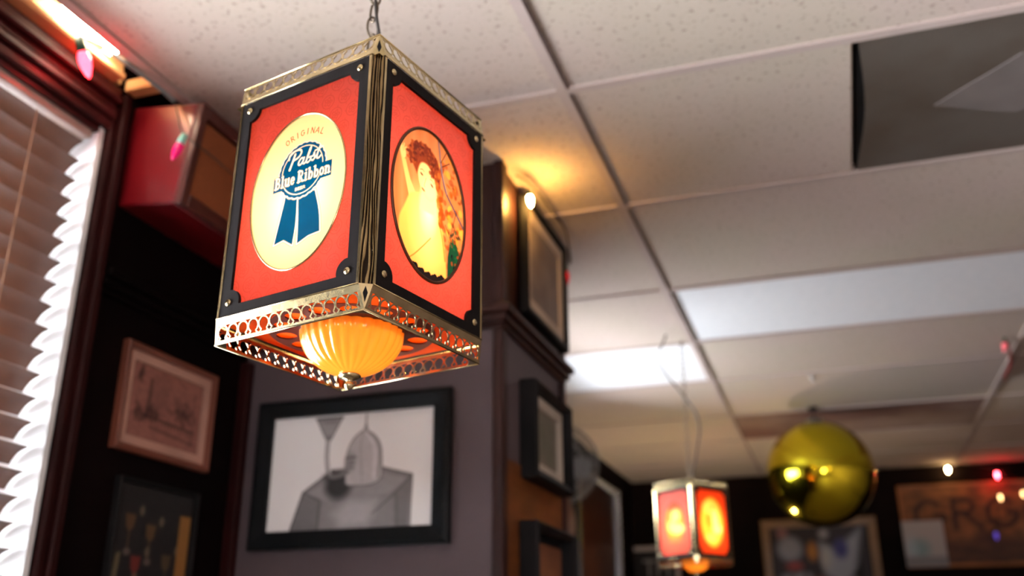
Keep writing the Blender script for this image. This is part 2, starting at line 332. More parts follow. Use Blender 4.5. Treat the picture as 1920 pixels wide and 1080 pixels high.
RED = (.54,.080,.075); CREAM = (1.0,.88,.56); BLUE = (.0,.058,.22); WHITE = (1,1,.96)
def red_damask(cv, oc):
    rr = np.zeros_like(cv.X)
    for cx, cy, r in [(x+(.012 if j % 2 else 0), y, .0105) for j, y in enumerate(np.arange(.015, .28, .021)) for x in np.arange(-.10, .101, .025)]:
        sl = cv.win(cx-r, cx+r, cy-r, cy+r, .002); d = np.hypot(cv.X[sl]-cx, cv.Y[sl]-cy); th = np.arctan2(cv.Y[sl]-cy, cv.X[sl]-cx)
        k = np.maximum(np.clip(1-np.abs(d-r*.86)/.0009, 0, 1), np.clip(1-np.abs(d-r*(.45+.12*np.cos(5*th)))/.0011, 0, 1))
        k = np.maximum(k, np.clip(1-np.abs(d-r*.15)/.001, 0, 1)); rr[sl] = np.maximum(rr[sl], k)
    for x, y in [(x, y) for y in np.arange(.015, .28, .0105) for x in np.arange(-.0975, .1, .0125)]:
        sl = cv.win(x-.002, x+.002, y-.002, y+.002, .001); d = np.hypot(cv.X[sl]-x, (cv.Y[sl]-y)*.7); rr[sl] = np.maximum(rr[sl], .7*np.clip(1-d/.0016, 0, 1))
    cv.c *= (1-.26*rr)[..., None]
def art_left(res):
    cv = Canvas(-.1005, .1005, .002, .284, res, RED); red_damask(cv, None)
    cx, cy = .0, .1405
    cv.ell(cx, cy, .0715, .0985, CREAM); cv.ell(cx+.004, cy-.012, .038, .056, (1,.97,.84), .9, soft=.03)  # second ellipse paints the bulb's pale glow into the cream print
    # ORIGINAL on an arc
    s = 'ORIGINAL'; n = len(s); ac = (.0045, .1585)
    for i, ch in enumerate(s):
        ang = math.radians(122-(122-58)*(i+.5)/n); R = .0535; px, py = ac[0]+R*math.cos(ang), ac[1]+R*math.sin(ang); a = ang-PI/2
        adv, st = CAP[ch]; z = .0078
        for P, wd in st:
            cv.stroke([(px+((qx-adv/2)*z*.92)*math.cos(a)-(qy*z)*math.sin(a), py+((qx-adv/2)*z*.92)*math.sin(a)+(qy*z)*math.cos(a)) for qx, qy in P], wd*z*1.15, (.36,.02,.008))
    # tails
    def outl(P, g1, g2):
        cv.stroke(P+[P[0]], g1, BLUE); cv.stroke(P+[P[0]], g2, WHITE); cv.poly(P, BLUE)
    TL = [(-.0190,.136)]+[tuple(p) for p in spl([(-.0195,.130),(-.0235,.110),(-.0300,.0765)], 4)]+[(-.0150,.0795),(-.0005,.0700)]+[tuple(p) for p in spl([(-.0005,.0700),(.0020,.0980),(.0010,.130)], 4)]
    TR = [(.0015,.136)]+[tuple(p) for p in spl([(.0015,.130),(.0045,.100),(.0060,.0700)], 4)]+[(.0225,.0765),(.0395,.0780)]+[tuple(p) for p in spl([(.0395,.0780),(.0360,.105),(.0275,.133)], 4)]
    for P in (TL, TR): cv.stroke(P+[P[0]], .0042, BLUE); 
    for P in (TL, TR): cv.stroke(P+[P[0]], .0028, WHITE)
    for P in (TL, TR): cv.poly(P, BLUE); cv.stroke(P+[P[0]], .0011, WHITE)
    # scalloped seal
    sx, sy = .0045, .1655
    def scal(R, amp=.0011, n=26): return [(sx+(R+amp*abs(math.sin(a*n/2)))*math.cos(a), sy+(R+amp*abs(math.sin(a*n/2)))*math.sin(a)) for a in np.linspace(0, 2*PI, 156, endpoint=False)]
    cv.poly(scal(.0368), WHITE); cv.stroke(scal(.0370)+scal(.0370)[:1], .0005, (.35,.35,.3)); cv.poly(scal(.0350), BLUE)
    cv.stroke(arc(sx, sy, .0312, .0312, 0, 360, 60), .0009, WHITE)
    bn = [(-.0375,.1470),(.0485,.1474),(.0485,.1650),(-.0375,.1650)]
    P = [(-.0385,.1455),(-.020,.1462),(.0495,.1462),(.0495,.1662),(-.0385,.1655)]
    cv.poly([(-.0392,.1452),(.0500,.1456),(.0500,.1664),(-.0392,.1660)], BLUE)
    cv.stroke(arc(sx, sy, .0312, .0312, 200, 340, 30), .0009, WHITE)
    text(cv, 'Blue Ribbon', -.0375, .1492, .0106, GL, (.0,.03,.10), width=.0862, grow=.0012)
    text(cv, 'Blue Ribbon', -.0375, .1494, .0106, GL, WHITE, width=.0862)
    text(cv, 'BEER', -.0040, .1398, .0036, CAP, WHITE, sx=1.25)
    # script word
    def scr(P, w): cv.stroke(spl([(x, y) for x, y in P], 7), w, WHITE)
    k = .0022
    scr([(-.0155,.1705),(-.0118,.1800),(-.0085,.1895)], k*1.25)
    scr([(-.0180,.1845),(-.0165,.1905),(-.0090,.1940),(-.0010,.1935),(.0010,.1890),(-.0030,.1840),(-.0105,.1815)], k)
    scr([(.0050,.1805),(.0020,.1815),(-.0015,.1780),(-.0020,.1740),(.0010,.1730),(.0045,.1765),(.0062,.1812)], k*.9)
    scr([(.0058,.1800),(.0045,.1745),(.0070,.1730),(.0100,.1765),(.0150,.1880),(.0160,.1925),(.0140,.1900),(.0108,.1800),(.0100,.1745),(.0125,.1728),(.0160,.1755),(.0162,.1790),(.0138,.1790)], k*.85)
    scr([(.0162,.1790),(.0200,.1795),(.0215,.1835),(.0220,.1800),(.0225,.1760),(.0200,.1735),(.0180,.1745)], k*.85)
    scr([(.0225,.1755),(.0255,.1790),(.0300,.1895)], k*.8); scr([(.0300,.1900),(.0265,.1800),(.0262,.1750),(.0290,.1740),(.0320,.1765)], k*.95)
    scr([(.0225,.1855),(.0280,.1862),(.0345,.1880)], k*.8)
    return cv
def art_right(res, seed=3):
    cv = Canvas(-.1005, .1005, .002, .284, res, RED); red_damask(cv, None)
    keep = cv.c.copy(); cx, cy = -.003, .1385
    A = lambda *q: tuple(q)
    cv.ell(cx, cy, .073, .0965, A(.62,.30,.13))
    for i in range(9): x = -.072+i*.011; cv.stroke([(x,.24),(x+.004,.14),(x+.012,.05)], .005, A(.70,.38,.19) if i % 2 else A(.52,.22,.09), .6, soft=.006)
    cv.ell(-.01,.20,.05,.03, A(.78,.42,.2), .5, soft=.03)
    # foliage on the right
    rng = random.Random(seed)
    for i in range(110):
        x = rng.uniform(.015,.07); y = rng.uniform(.07,.225); cv.ell(x, y, rng.uniform(.002,.006), rng.uniform(.002,.005), rng.choice([A(.50,.16,.03),A(.30,.08,.02),A(.75,.40,.06),A(.85,.55,.12),A(.42,.14,.05)]), .75, rng.uniform(0,3), soft=.0015)
    # raised arm and hand
    cv.poly([(-.062,.180),(-.052,.176),(-.042,.155),(-.030,.140),(-.040,.125),(-.050,.150)], A(.98,.66,.30), soft=.002)
    cv.ell(-.0575,.184,.0055,.008, A(.98,.70,.36), 1, .3); 
    for q in ((-.060,.193),(-.056,.195),(-.052,.192)): cv.stroke([(-.057,.186), q], .0022, A(.95,.62,.3))
    # torso, neck
    cv.poly([tuple(p) for p in spl([(-.050,.120),(-.040,.138),(-.020,.146),(-.006,.150),(.006,.146),(.012,.132),(.022,.118),(.030,.090),(.034,.060),(.028,.046),(-.02,.045),(-.05,.06),(-.060,.095),(-.050,.120)], 5)], A(1,.60,.20), soft=.003)
    cv.ell(-.008,.105,.024,.045, A(1,.80,.38), .95, .1, soft=.03); cv.ell(-.004,.135,.013,.026, A(1,.97,.78), .95, soft=.018)
    cv.poly([(-.018,.150),(.006,.156),(.010,.128),(-.022,.125)], A(1,.86,.5), soft=.003)
    cv.stroke([tuple(p) for p in spl([(-.046,.052),(-.030,.064),(-.012,.082),(.001,.096)], 5)], .0016, A(.45,.24,.04), .8)
    cv.stroke([tuple(p) for p in spl([(.016,.124),(.024,.105),(.031,.078)], 5)], .0022, A(.50,.20,.03), .8, soft=.002)
    # face tilted
    cv.ell(-.0095,.1655,.0165,.0245, A(1,.76,.42), 1, .42, soft=.0015); cv.ell(-.004,.158,.013,.014, A(1,.88,.6), .6, soft=.01)
    cv.poly([tuple(p) for p in spl([(-.030,.168),(-.040,.182),(-.036,.204),(-.018,.214),(.004,.208),(.016,.192),(.016,.168),(.008,.178),(-.006,.188),(-.022,.186),(-.030,.168)], 5)], A(.30,.08,.02), soft=.003)
    # hair: piled curls around the crown, falling on the right
    for i in range(150):
        t = rng.uniform(-.5, 3.5); R = rng.uniform(.013,.030); x = -.017+R*1.05*math.cos(t); y = .1865+R*.85*math.sin(t)
        if (x+.012)**2+(y-.166)**2 < .00026: continue
        cv.ell(x, y, rng.uniform(.003,.006), rng.uniform(.0015,.003), rng.choice([A(.16,.035,.010),A(.26,.06,.016),A(.42,.13,.03),A(.22,.05,.014)]), .85, rng.uniform(0,3), soft=.0012)
    for i in range(50):
        t = rng.random(); x = .010+.012*t+rng.uniform(-.004,.004); y = .19-.07*t; cv.ell(x, y, .004, .003, rng.choice([A(.34,.1,.02),A(.6,.25,.05)]), .8, rng.uniform(0,3), soft=.0015)
    # features
    D = A(.10,.03,.02)
    cv.stroke([(-.0235,.1765),(-.019,.1785),(-.0155,.1765)], .0010, D, .8); cv.stroke([(-.0035,.1720),(.001,.1720),(.0045,.1690)], .0010, D, .8)
    cv.ell(-.0205,.1715,.0032,.0016, D, .85, -.3, soft=.001); cv.ell(.0005,.1650,.0034,.0017, D, .85, -.5, soft=.001)
    cv.stroke([(-.0115,.170),(-.0150,.1585),(-.0130,.1575)], .0009, A(.5,.2,.08), .8); cv.ell(-.0165,.1525,.0038,.0016, A(.72,.16,.08), .9, -.35, soft=.001)
    # branch with blue-grey bark, thin twigs, green gown behind, dark fringe below
    cv.stroke([tuple(p) for p in spl([(.011,.236),(.015,.215),(.020,.192),(.029,.170),(.045,.155),(.068,.136)], 6)], .0034, A(.14,.13,.19))
    cv.stroke([tuple(p) for p in spl([(.012,.234),(.016,.212),(.022,.188),(.032,.168)], 6)], .0012, A(.42,.38,.48))
    for P in ([(.020,.20),(.036,.212)], [(.018,.205),(.030,.226)], [(.052,.150),(.040,.110)], [(.036,.118),(.058,.104)], [(.045,.13),(.064,.118)], [(.030,.125),(.050,.098)]): cv.stroke(P, .0014, A(.12,.05,.03), .9)
    cv.poly([(.036,.046),(.036,.085),(.041,.108),(.052,.112),(.060,.098),(.064,.080),(.05,.05)], A(.012,.10,.055), soft=.003)
    for i in range(26): cv.ell(rng.uniform(.042,.062), rng.uniform(.075,.125), .003, .002, rng.choice([A(.01,.05,.04),A(.35,.1,.03),A(.02,.16,.08)]), .8, rng.uniform(0,3))
    for i in range(16): x = -.034+i*.0042; cv.ell(x, .0455+.0016*(i % 3)+.35*max(0,-.01-x)*0+(x+.004)**2*6, .0042, .0042, A(.012,.006,.006))
    cv.poly([(-.04,.030),(.035,.030),(.034,.046),(-.03,.046)], A(.012,.006,.006))
    ins = ((cv.X-cx)/.0725)**2+((cv.Y-cy)/.096)**2 <= 1; cv.c = np.where(ins[..., None], cv.c**1.3*np.array([.92,.92,1.1]), keep); return cv
def art_small(res, kind):
    c0 = (.80,.16,.16) if kind == 0 else (.72,.07,.02)
    cv = Canvas(-.1005, .1005, .002, .284, res, c0); rng = random.Random(5+kind); keep = cv.c.copy()
    rx, ry = (.050, .082) if kind == 0 else (.064, .100)
    cv.ell(0,.142,rx+.006,ry+.006, (.30,.03,.02) if kind == 0 else (.9,.2,.03)); cv.ell(0,.142,rx,ry, (.75,.35,.06) if kind == 0 else (1,.55,.08))
    if kind == 0:   # seated figure, warm
        cv.ell(.0,.205,.030,.022, (.35,.10,.03), soft=.01); cv.ell(.008,.172,.024,.024, (1,.85,.35), soft=.008); cv.ell(-.018,.135,.022,.030, (1,.8,.3), soft=.01)
        cv.ell(.018,.115,.034,.020, (1,.85,.4), soft=.01); cv.ell(.0,.07,.040,.012, (.30,.22,.12), soft=.01); cv.ell(-.028,.16,.010,.02, (.5,.2,.05), soft=.01)
    else:           # standing figure with fruit colours
        cv.ell(-.01,.20,.040,.030, (1,.78,.2), soft=.01); cv.ell(-.02,.145,.020,.032, (.75,.28,.03), soft=.01); cv.ell(.02,.155,.018,.04, (1,.9,.4), soft=.01)
        cv.ell(.028,.115,.026,.020, (1,.9,.4), soft=.008); cv.ell(-.01,.075,.034,.018, (1,.75,.2), soft=.01); cv.ell(.005,.20,.008,.008, (.6,.2,.04), soft=.004); cv.ell(-.02,.105,.014,.012,(.8,.35,.05), soft=.006)
    return cv

# ------------------------------------------------------------------ the setting
CH = 2.60; XW = -1.357; YB = 6.78; XR = 3.6; YR = -3.6
MB().box((XW-.3, YR-.1, -.1), (XR+.1, YB+.1, 0)).obj('floor', M['floor'], kind='structure')
# left wall, with three window openings
W1 = (.22, 1.39, .98, 2.49); W2 = (-2.20, -.30, .90, 2.42); W3 = (3.00, 4.30, 1.98, 2.38)
wl = MB(); x0 = XW-.16
for a, b in ((YR, W2[0]), (W2[1], W1[0]), (W1[1], W3[0]), (W3[1], YB)): wl.box((x0, a, 0), (XW, b, 3.0))
for y0, y1, z0, z1 in (W1, W2, W3): wl.box((x0, y0, 0), (XW, y1, z0)); wl.box((x0, y0, z1), (XW, y1, 3.0))
wl.obj('wall_left', M['darkwall'], kind='structure')
MB().box((XW-.16, YB, 0), (XR+.1, YB+.1, 3.0)).obj('wall_back', M['blackwall'], kind='structure')
MB().box((XR, YR, 0), (XR+.1, YB, 3.0)).obj('wall_right', M['plaster'], kind='structure')
W4 = (.80, 1.55, 1.40, 2.00)  # unseen front-wall opening added to throw light on the pier
wf = MB()
for a_, b_, c_, d_ in ((XW-.16, W4[0], 0, 3.0), (W4[1], XR+.1, 0, 3.0), (W4[0], W4[1], 0, W4[2]), (W4[0], W4[1], W4[3], 3.0)): wf.box((a_, YR-.1, c_), (b_, YR, d_))
wf.obj('wall_front', M['plaster'], kind='structure')
MB().box((XW-.16, YR-.1, 3.0), (XR+.1, YB+.1, 3.06)).obj('trim_1', M['black'], kind='structure')   # structural deck above the hung ceiling
# plywood fascia above the window head, seen through the gap at the edge of the hung ceiling
MB().box((XW, YR, 2.605), (XW+.012, 1.40, 2.98)).obj('trim_2', M['plywood'], kind='structure')
# windows
def glassmat():
    m = bpy.data.materials.new('window_glass'); m.use_nodes = True; nt = m.node_tree; N = nt.nodes; N.remove(N['Principled BSDF'])
    t = N.new('ShaderNodeBsdfTransparent'); g = N.new('ShaderNodeBsdfGlossy'); g.inputs['Roughness'].default_value = .02; mx = N.new('ShaderNodeMixShader'); fr = N.new('ShaderNodeFresnel')
    nt.links.new(fr.outputs[0], mx.inputs[0]); nt.links.new(t.outputs[0], mx.inputs[1]); nt.links.new(g.outputs[0], mx.inputs[2]); nt.links.new(mx.outputs[0], N['Material Output'].inputs[0]); return m
M['glass'] = glassmat()
for n, (y0, y1, z0, z1) in enumerate((W1, W2, W3), 1):
    w_ = empty('window_%d' % n, (XW, y0, z0), None, None, kind='structure'); w_.location = (0, 0, 0)
    fr = MB(); fr.box((x0, y0, z0), (XW-.002, y0+.014, z1)); fr.box((x0, y1-.014, z0), (XW-.002, y1, z1)); fr.box((x0, y0, z0), (XW+.02, y1, z0+.02))
    fr.obj('jamb', M['white_jamb'], w_); MB().box((x0, y0+.014, z1-.012), (XW-.002, y1-.014, z1)).obj('head', M['redtrim'], w_, label='dark window head')
    sf = MB(); xs = x0+.01
    for a, b, c, d in ((y0+.014, y0+.05, z0+.02, z1-.012), (y1-.05, y1-.014, z0+.02, z1-.012), (y0+.05, y1-.05, z0+.02, z0+.06), (y0+.05, y1-.05, z1-.05, z1-.012)): sf.box((xs, a, c), (xs+.03, b, d))
    sf.obj('sash', M['white_jamb'], w_); MB().box((xs+.012, y0+.05, z0+.06), (xs+.016, y1-.05, z1-.05)).obj('pane', M['glass'], w_)
w_ = empty('window_4', (0, 0, 0), None, None, kind='structure'); fr = MB()  # added unseen front-wall window that lights the pier
for a_, b_, c_, d_ in ((W4[0], W4[0]+.04, W4[2], W4[3]), (W4[1]-.04, W4[1], W4[2], W4[3]), (W4[0]+.04, W4[1]-.04, W4[2], W4[2]+.04), (W4[0]+.04, W4[1]-.04, W4[3]-.04, W4[3])): fr.box((a_, YR-.08, c_), (b_, YR-.03, d_))
fr.obj('sash', M['white_jamb'], w_); MB().box((W4[0]+.04, YR-.06, W4[2]+.04), (W4[1]-.04, YR-.056, W4[3]-.04)).obj('pane', M['glass'], w_)  # sash and pane of the added window
# window casing: stepped oxblood mouldings round the near window
cs = MB(); c2_ = MB()
for dx, za, zb in ((.012, 2.490, 2.512), (.022, 2.512, 2.530), (.018, 2.530, 2.548), (.034, 2.548, 2.560), (.026, 2.560, 2.585)): cs.cbox((XW, W1[0]-.08, za), (XW+dx, W1[1]+.005, zb), .004)
c2_.cbox((XW, W1[1]+.000, .8), (XW+.014, W1[1]+.018, 2.548), .003); c2_.cbox((XW, W1[1]+.018, .8), (XW+.024, W1[1]+.040, 2.585), .004)
cs.obj('trim_3', M['redtrim'], kind='structure'); c2_.obj('trim_12', M['shaded_trim'], kind='structure')
MB().cbox((XW, W1[0]-.1, 2.588), (XW+.052, W1[1]-.02, 2.604), .004).obj('trim_4', M['plywood'], kind='structure')
# moulding along the wall and round the pier
PX, PY0, PY1 = -.684, 1.975, 2.500
MB().box((XW, PY0, 0), (PX, PY1, 2.185)).obj('wall_pier', M['greypaint'], kind='structure')
MB().box((XW, PY0+.004, 2.185), (PX-.004, PY1, CH)).obj('wall_pier_upper', M['mahogany'], kind='structure')
tr = MB(); lt = MB()
for d, za, zb in ((.012, 2.165, 2.178), (.022, 2.178, 2.196), (.034, 2.196, 2.214), (.018, 2.214, 2.226)):
    tr.cbox((XW, PY0-d, za), (PX+d, PY0, zb), .003); tr.cbox((PX, PY0-.001, za), (PX+d, PY1+d*.6, zb), .003); lt.cbox((XW, W1[1]+.045, za-.02), (XW+d, PY0-d, zb-.02), .003)
tr.obj('trim_5', M['mahogany'], kind='structure'); lt.obj('trim_11', M['darkwall'], kind='structure')
ct = MB()
for za, zb in ((.0, 2.163), (2.228, CH)):
    ct.cbox((PX-.015, PY0-.010, za), (PX+.010, PY0, zb), .003); ct.cbox((PX, PY0-.006, za), (PX+.009, PY0+.030, zb), .003); ct.cbox((PX, PY1-.032, za), (PX+.012, PY1+.004, zb), .003)
ct.obj('trim_6', M['mahogany'], kind='structure')
MB().cbox((PX, PY0+.032, .1), (PX+.004, PY1-.034, 1.872), .001).obj('trim_7', M['brownwood'], kind='structure')
# corner strip in the nook between wall and pier
MB().cbox((XW+.001, PY0-.028, 0), (XW+.028, PY0-.001, 2.14), .003).obj('trim_8', M['shaded_trim'], kind='structure')
MB().box((-1.28, YB-.03, 2.50), (XR, YB, CH-.002)).obj('trim_9', M['blackwall'], kind='structure')

# hung ceiling: bars and tiles
ceil = empty('ceiling', (0, 0, 0), None, None, kind='structure')
XS = [-1.25, -.453, .764, 1.981, 3.198, XR]
YS = [1.721+.61*k for k in range(-8, 0)]+[1.721, 2.322, 2.998, 3.604, 4.20, 4.90, 5.53, 6.16, YB]
gb = MB()
bars = []
for x in XS[1:-1]: bars.append(MB().box((x-.011, YR, CH-.006), (x+.011, YB, CH+.02)))
for y in YS[:-1]: bars.append(MB().box((-1.25, y-.011, CH-.005), (XR, y+.011, CH+.02)))
bars.append(MB().box((-1.262, YR, CH-.004), (-1.236, PY0, CH+.03)))
for b in bars: b.obj('grid_bar', M['gridbar'], ceil)
g2 = MB()
for x in XS[1:-1]: g2.box((x+.0105, YR, CH-.0045), (x+.0165, YB, CH+.001))
g2.obj('groove', M['shadow_gap'], ceil)
VX0 = .150; VY0, VY1 = YS[8], YS[9]
tiles = {}
for i in range(len(XS)-1):
    for j in range(len(YS)-1):
        a, b, c, d = XS[i], XS[i+1], YS[j], YS[j+1]
        if (i, j) in ((1, 10), (0, 11)): continue          # the light panels
        if j == 8 and i == 1: b = VX0
        if i == 0 and c >= PY1: a = XW
        w0, w1 = round((b-a)/2-.008, 4), round((d-c)/2-.008, 4)
        if (w0, w1) not in tiles: tiles[w0, w1] = MB().cbox((-w0, -w1, 0), (w0, w1, .014), .003).mesh('tile')
        sg = RNG.uniform(-.0012, .0012)
        me = tiles[w0, w1]
        if (i, j) == (1, 13): me = me.copy(); me.materials.clear(); me.materials.append(M['shade_tile'])
        o = link('tile', me, M['tile'], ceil, loc=((a+b)/2, (c+d)/2, CH+.001+sg))
for (a, b, c, d), lb in (((XS[1], XS[2], YS[10], YS[11]), 'long white fluorescent light panel right of the far lantern chain'), ((XW, XS[1], YS[11], YS[12]), 'bright white light panel in the ceiling behind the mahogany pier')):
    t = empty('ceiling_light', ((a+b)/2, (c+d)/2, CH), lb, 'light', 'light panels in the ceiling'); w0, w1 = (b-a)/2, (d-c)/2
    MB().cbox((-w0+.012, -w1+.012, .002), (w0-.012, w1-.012, .010), .002).obj('diffuser', M['diffuser'], t)
    fr = MB()
    for q in ((-w0+.008, -w1+.008, w0-.008, -w1+.014), (-w0+.008, w1-.014, w0-.008, w1-.008), (-w0+.008, -w1+.014, -w0+.014, w1-.014), (w0-.014, -w1+.014, w0-.008, w1-.014)): fr.box((q[0], q[1], -.001), (q[2], q[3], .06))
    fr.obj('frame', M['gridbar'], t)
# return air grille
def ventmat():
    m = mat('perforated_steel', (.15,.125,.105), .55, .2, c2=(.11,.08,.06), scale=3.5, lo=.4, hi=.6); nt = m.node_tree; N = nt.nodes; L = nt.links; b = N['Principled BSDF']
    vo = N.new('ShaderNodeTexVoronoi'); vo.inputs['Scale'].default_value = 230; vo.inputs['Randomness'].default_value = 0; L.new(N['Texture Coordinate'].outputs['Object'], vo.inputs[0])
    cr = N.new('ShaderNodeValToRGB'); cr.color_ramp.elements[0].position = .25; cr.color_ramp.elements[1].position = .38; cr.color_ramp.elements[0].color = (.35,.35,.35,1); cr.color_ramp.elements[1].color = (1,1,1,1); L.new(vo.outputs[0], cr.inputs[0])
    mx = N.new('ShaderNodeMix'); mx.data_type = 'RGBA'; mx.blend_type = 'MULTIPLY'; mx.inputs[0].default_value = 1
    L.new(N['Color Ramp'].outputs[0], mx.inputs[6]); L.new(cr.outputs[0], mx.inputs[7]); L.new(mx.outputs[2], b.inputs['Base Color']); return m
M['vent'] = ventmat()
vt = empty('air_grille', (VX0, VY0, CH), 'dusty grey perforated return air grille in the ceiling at top right', 'vent')
vw = XS[2]-VX0-.013; vh = VY1-VY0
edge = [(.004+.016*math.sin(PI*k/12)**1.3, .012+(vh-.024)*(1-k/12)) for k in range(13)]
MB().prism([(vw, .013), (vw, vh-.013)]+edge, lambda u, v, t: (u, v, t), .000, .003).obj('perforated_sheet', M['vent'], vt)
fr = MB(); fr.box((.0, .014, .006), (vw, vh-.014, .018)); fr.obj('duct_box', M['black'], vt, label='dark duct opening behind the sheet')
MB().prism([(.165, .318), (.32, .16), (.50, .245), (.345, .41)], lambda u, v, t: (u, v, t), -.0035, -.001).obj('deflector_plate', mat('plate', (.15,.125,.115), .7), vt, label='paler smooth plate fixed under the perforated sheet')

# ------------------------------------------------------------------ window blind
bl = empty('venetian_blind', (XW, W1[0], 2.5), 'brown slatted venetian blind in the near window at the left edge', 'blind')
bo = Vector((XW, W1[0], 2.5)); yb0, yb1 = .03, 1.15
th = math.atan2(.030, .040); prof = []
pr = MB(); P = []
for k in range(9):
    q = -.025+.05*k/8; zc = .0060*math.cos(PI*q/.05); P.append((q, zc))
n = len(P); vs = []
for y in (yb0-.5*(yb0+yb1), yb1-.5*(yb0+yb1)):
    for q, zc in P: vs.append((q, y, zc+.0008))
    for q, zc in P: vs.append((q, y, zc-.0008))
fs = [(k, k+1, 2*n+k+1, 2*n+k) for k in range(n-1)]+[(n+k, 3*n+k, 3*n+k+1, n+k+1) for k in range(n-1)]+[(0, 2*n, 3*n, n), (n-1, 2*n-1, 4*n-1, 3*n-1)]
fs += [tuple(range(n))+tuple(range(2*n-1, n-1, -1)), tuple(range(2*n, 3*n))+tuple(range(4*n-1, 3*n-1, -1))]
sm = MB().add(vs, fs).mesh('slat')
for k in range(20):
    o = link('slat', sm, M['slat'], bl, loc=(-.051, (yb0+yb1)/2, -.058-.0455*k)); o.rotation_euler = (0, -th, 0)
MB().cbox((-.072, yb0, -.040), (-.012, yb1, -.012), .003).obj('head_rail', mat('rail_paint', (.40,.30,.26), .35), bl)
MB().cbox((-.062, yb0, -.985), (-.022, yb1, -.965), .004).obj('bottom_rail', M['slat'], bl)
for y in (.80, .55, 1.02):
    MB().tube([(-.0285, y, -.03), (-.0285, y, -.97)], .0012, 5).obj('ladder_cord', mat('tape', (.33,.17,.09), .8), bl)
MB().tube([(-.012, .835, -.03), (-.008, .838, -.20)], .0012, 5).obj('pull_cord', M['cord'], bl)
MB().lathe([(.001, .0), (.004, -.006), (.0055, -.02), (.008, -.036), (.0075, -.042), (.0, -.044)], (-.008, .838, -.20), 10).obj('tassel', mat('tassel_wood', (.36,.2,.08), .4), bl, label='turned wooden tassel')
# small fluorescent tube lying in the gap above the window
tl = empty('tube_light', (-1.30, 1.21, 2.628), 'short glowing white tube light tucked in the gap above the window', 'light')
MB().tube([(-.008, -.03, -.004), (.0, .04, 0), (.004, .105, 0)], .017, 12).obj('tube', bulbmat('tube_glow', (1, .86, .66), 80), tl)
MB().lathe([(.0, 0), (.012, 0), (.012, .014), (.0, .014)], (.004, .106, 0), 12, axis=(0, 1, 0)).obj('end_cap', M['lampsteel'], tl)
# wood cleats and the broken opening by the ceiling edge
MB().cbox((XW+.002, 1.42, 2.603), (-1.265, 1.455, 2.63), .003).obj('trim_10', M['plywood'], kind='structure')

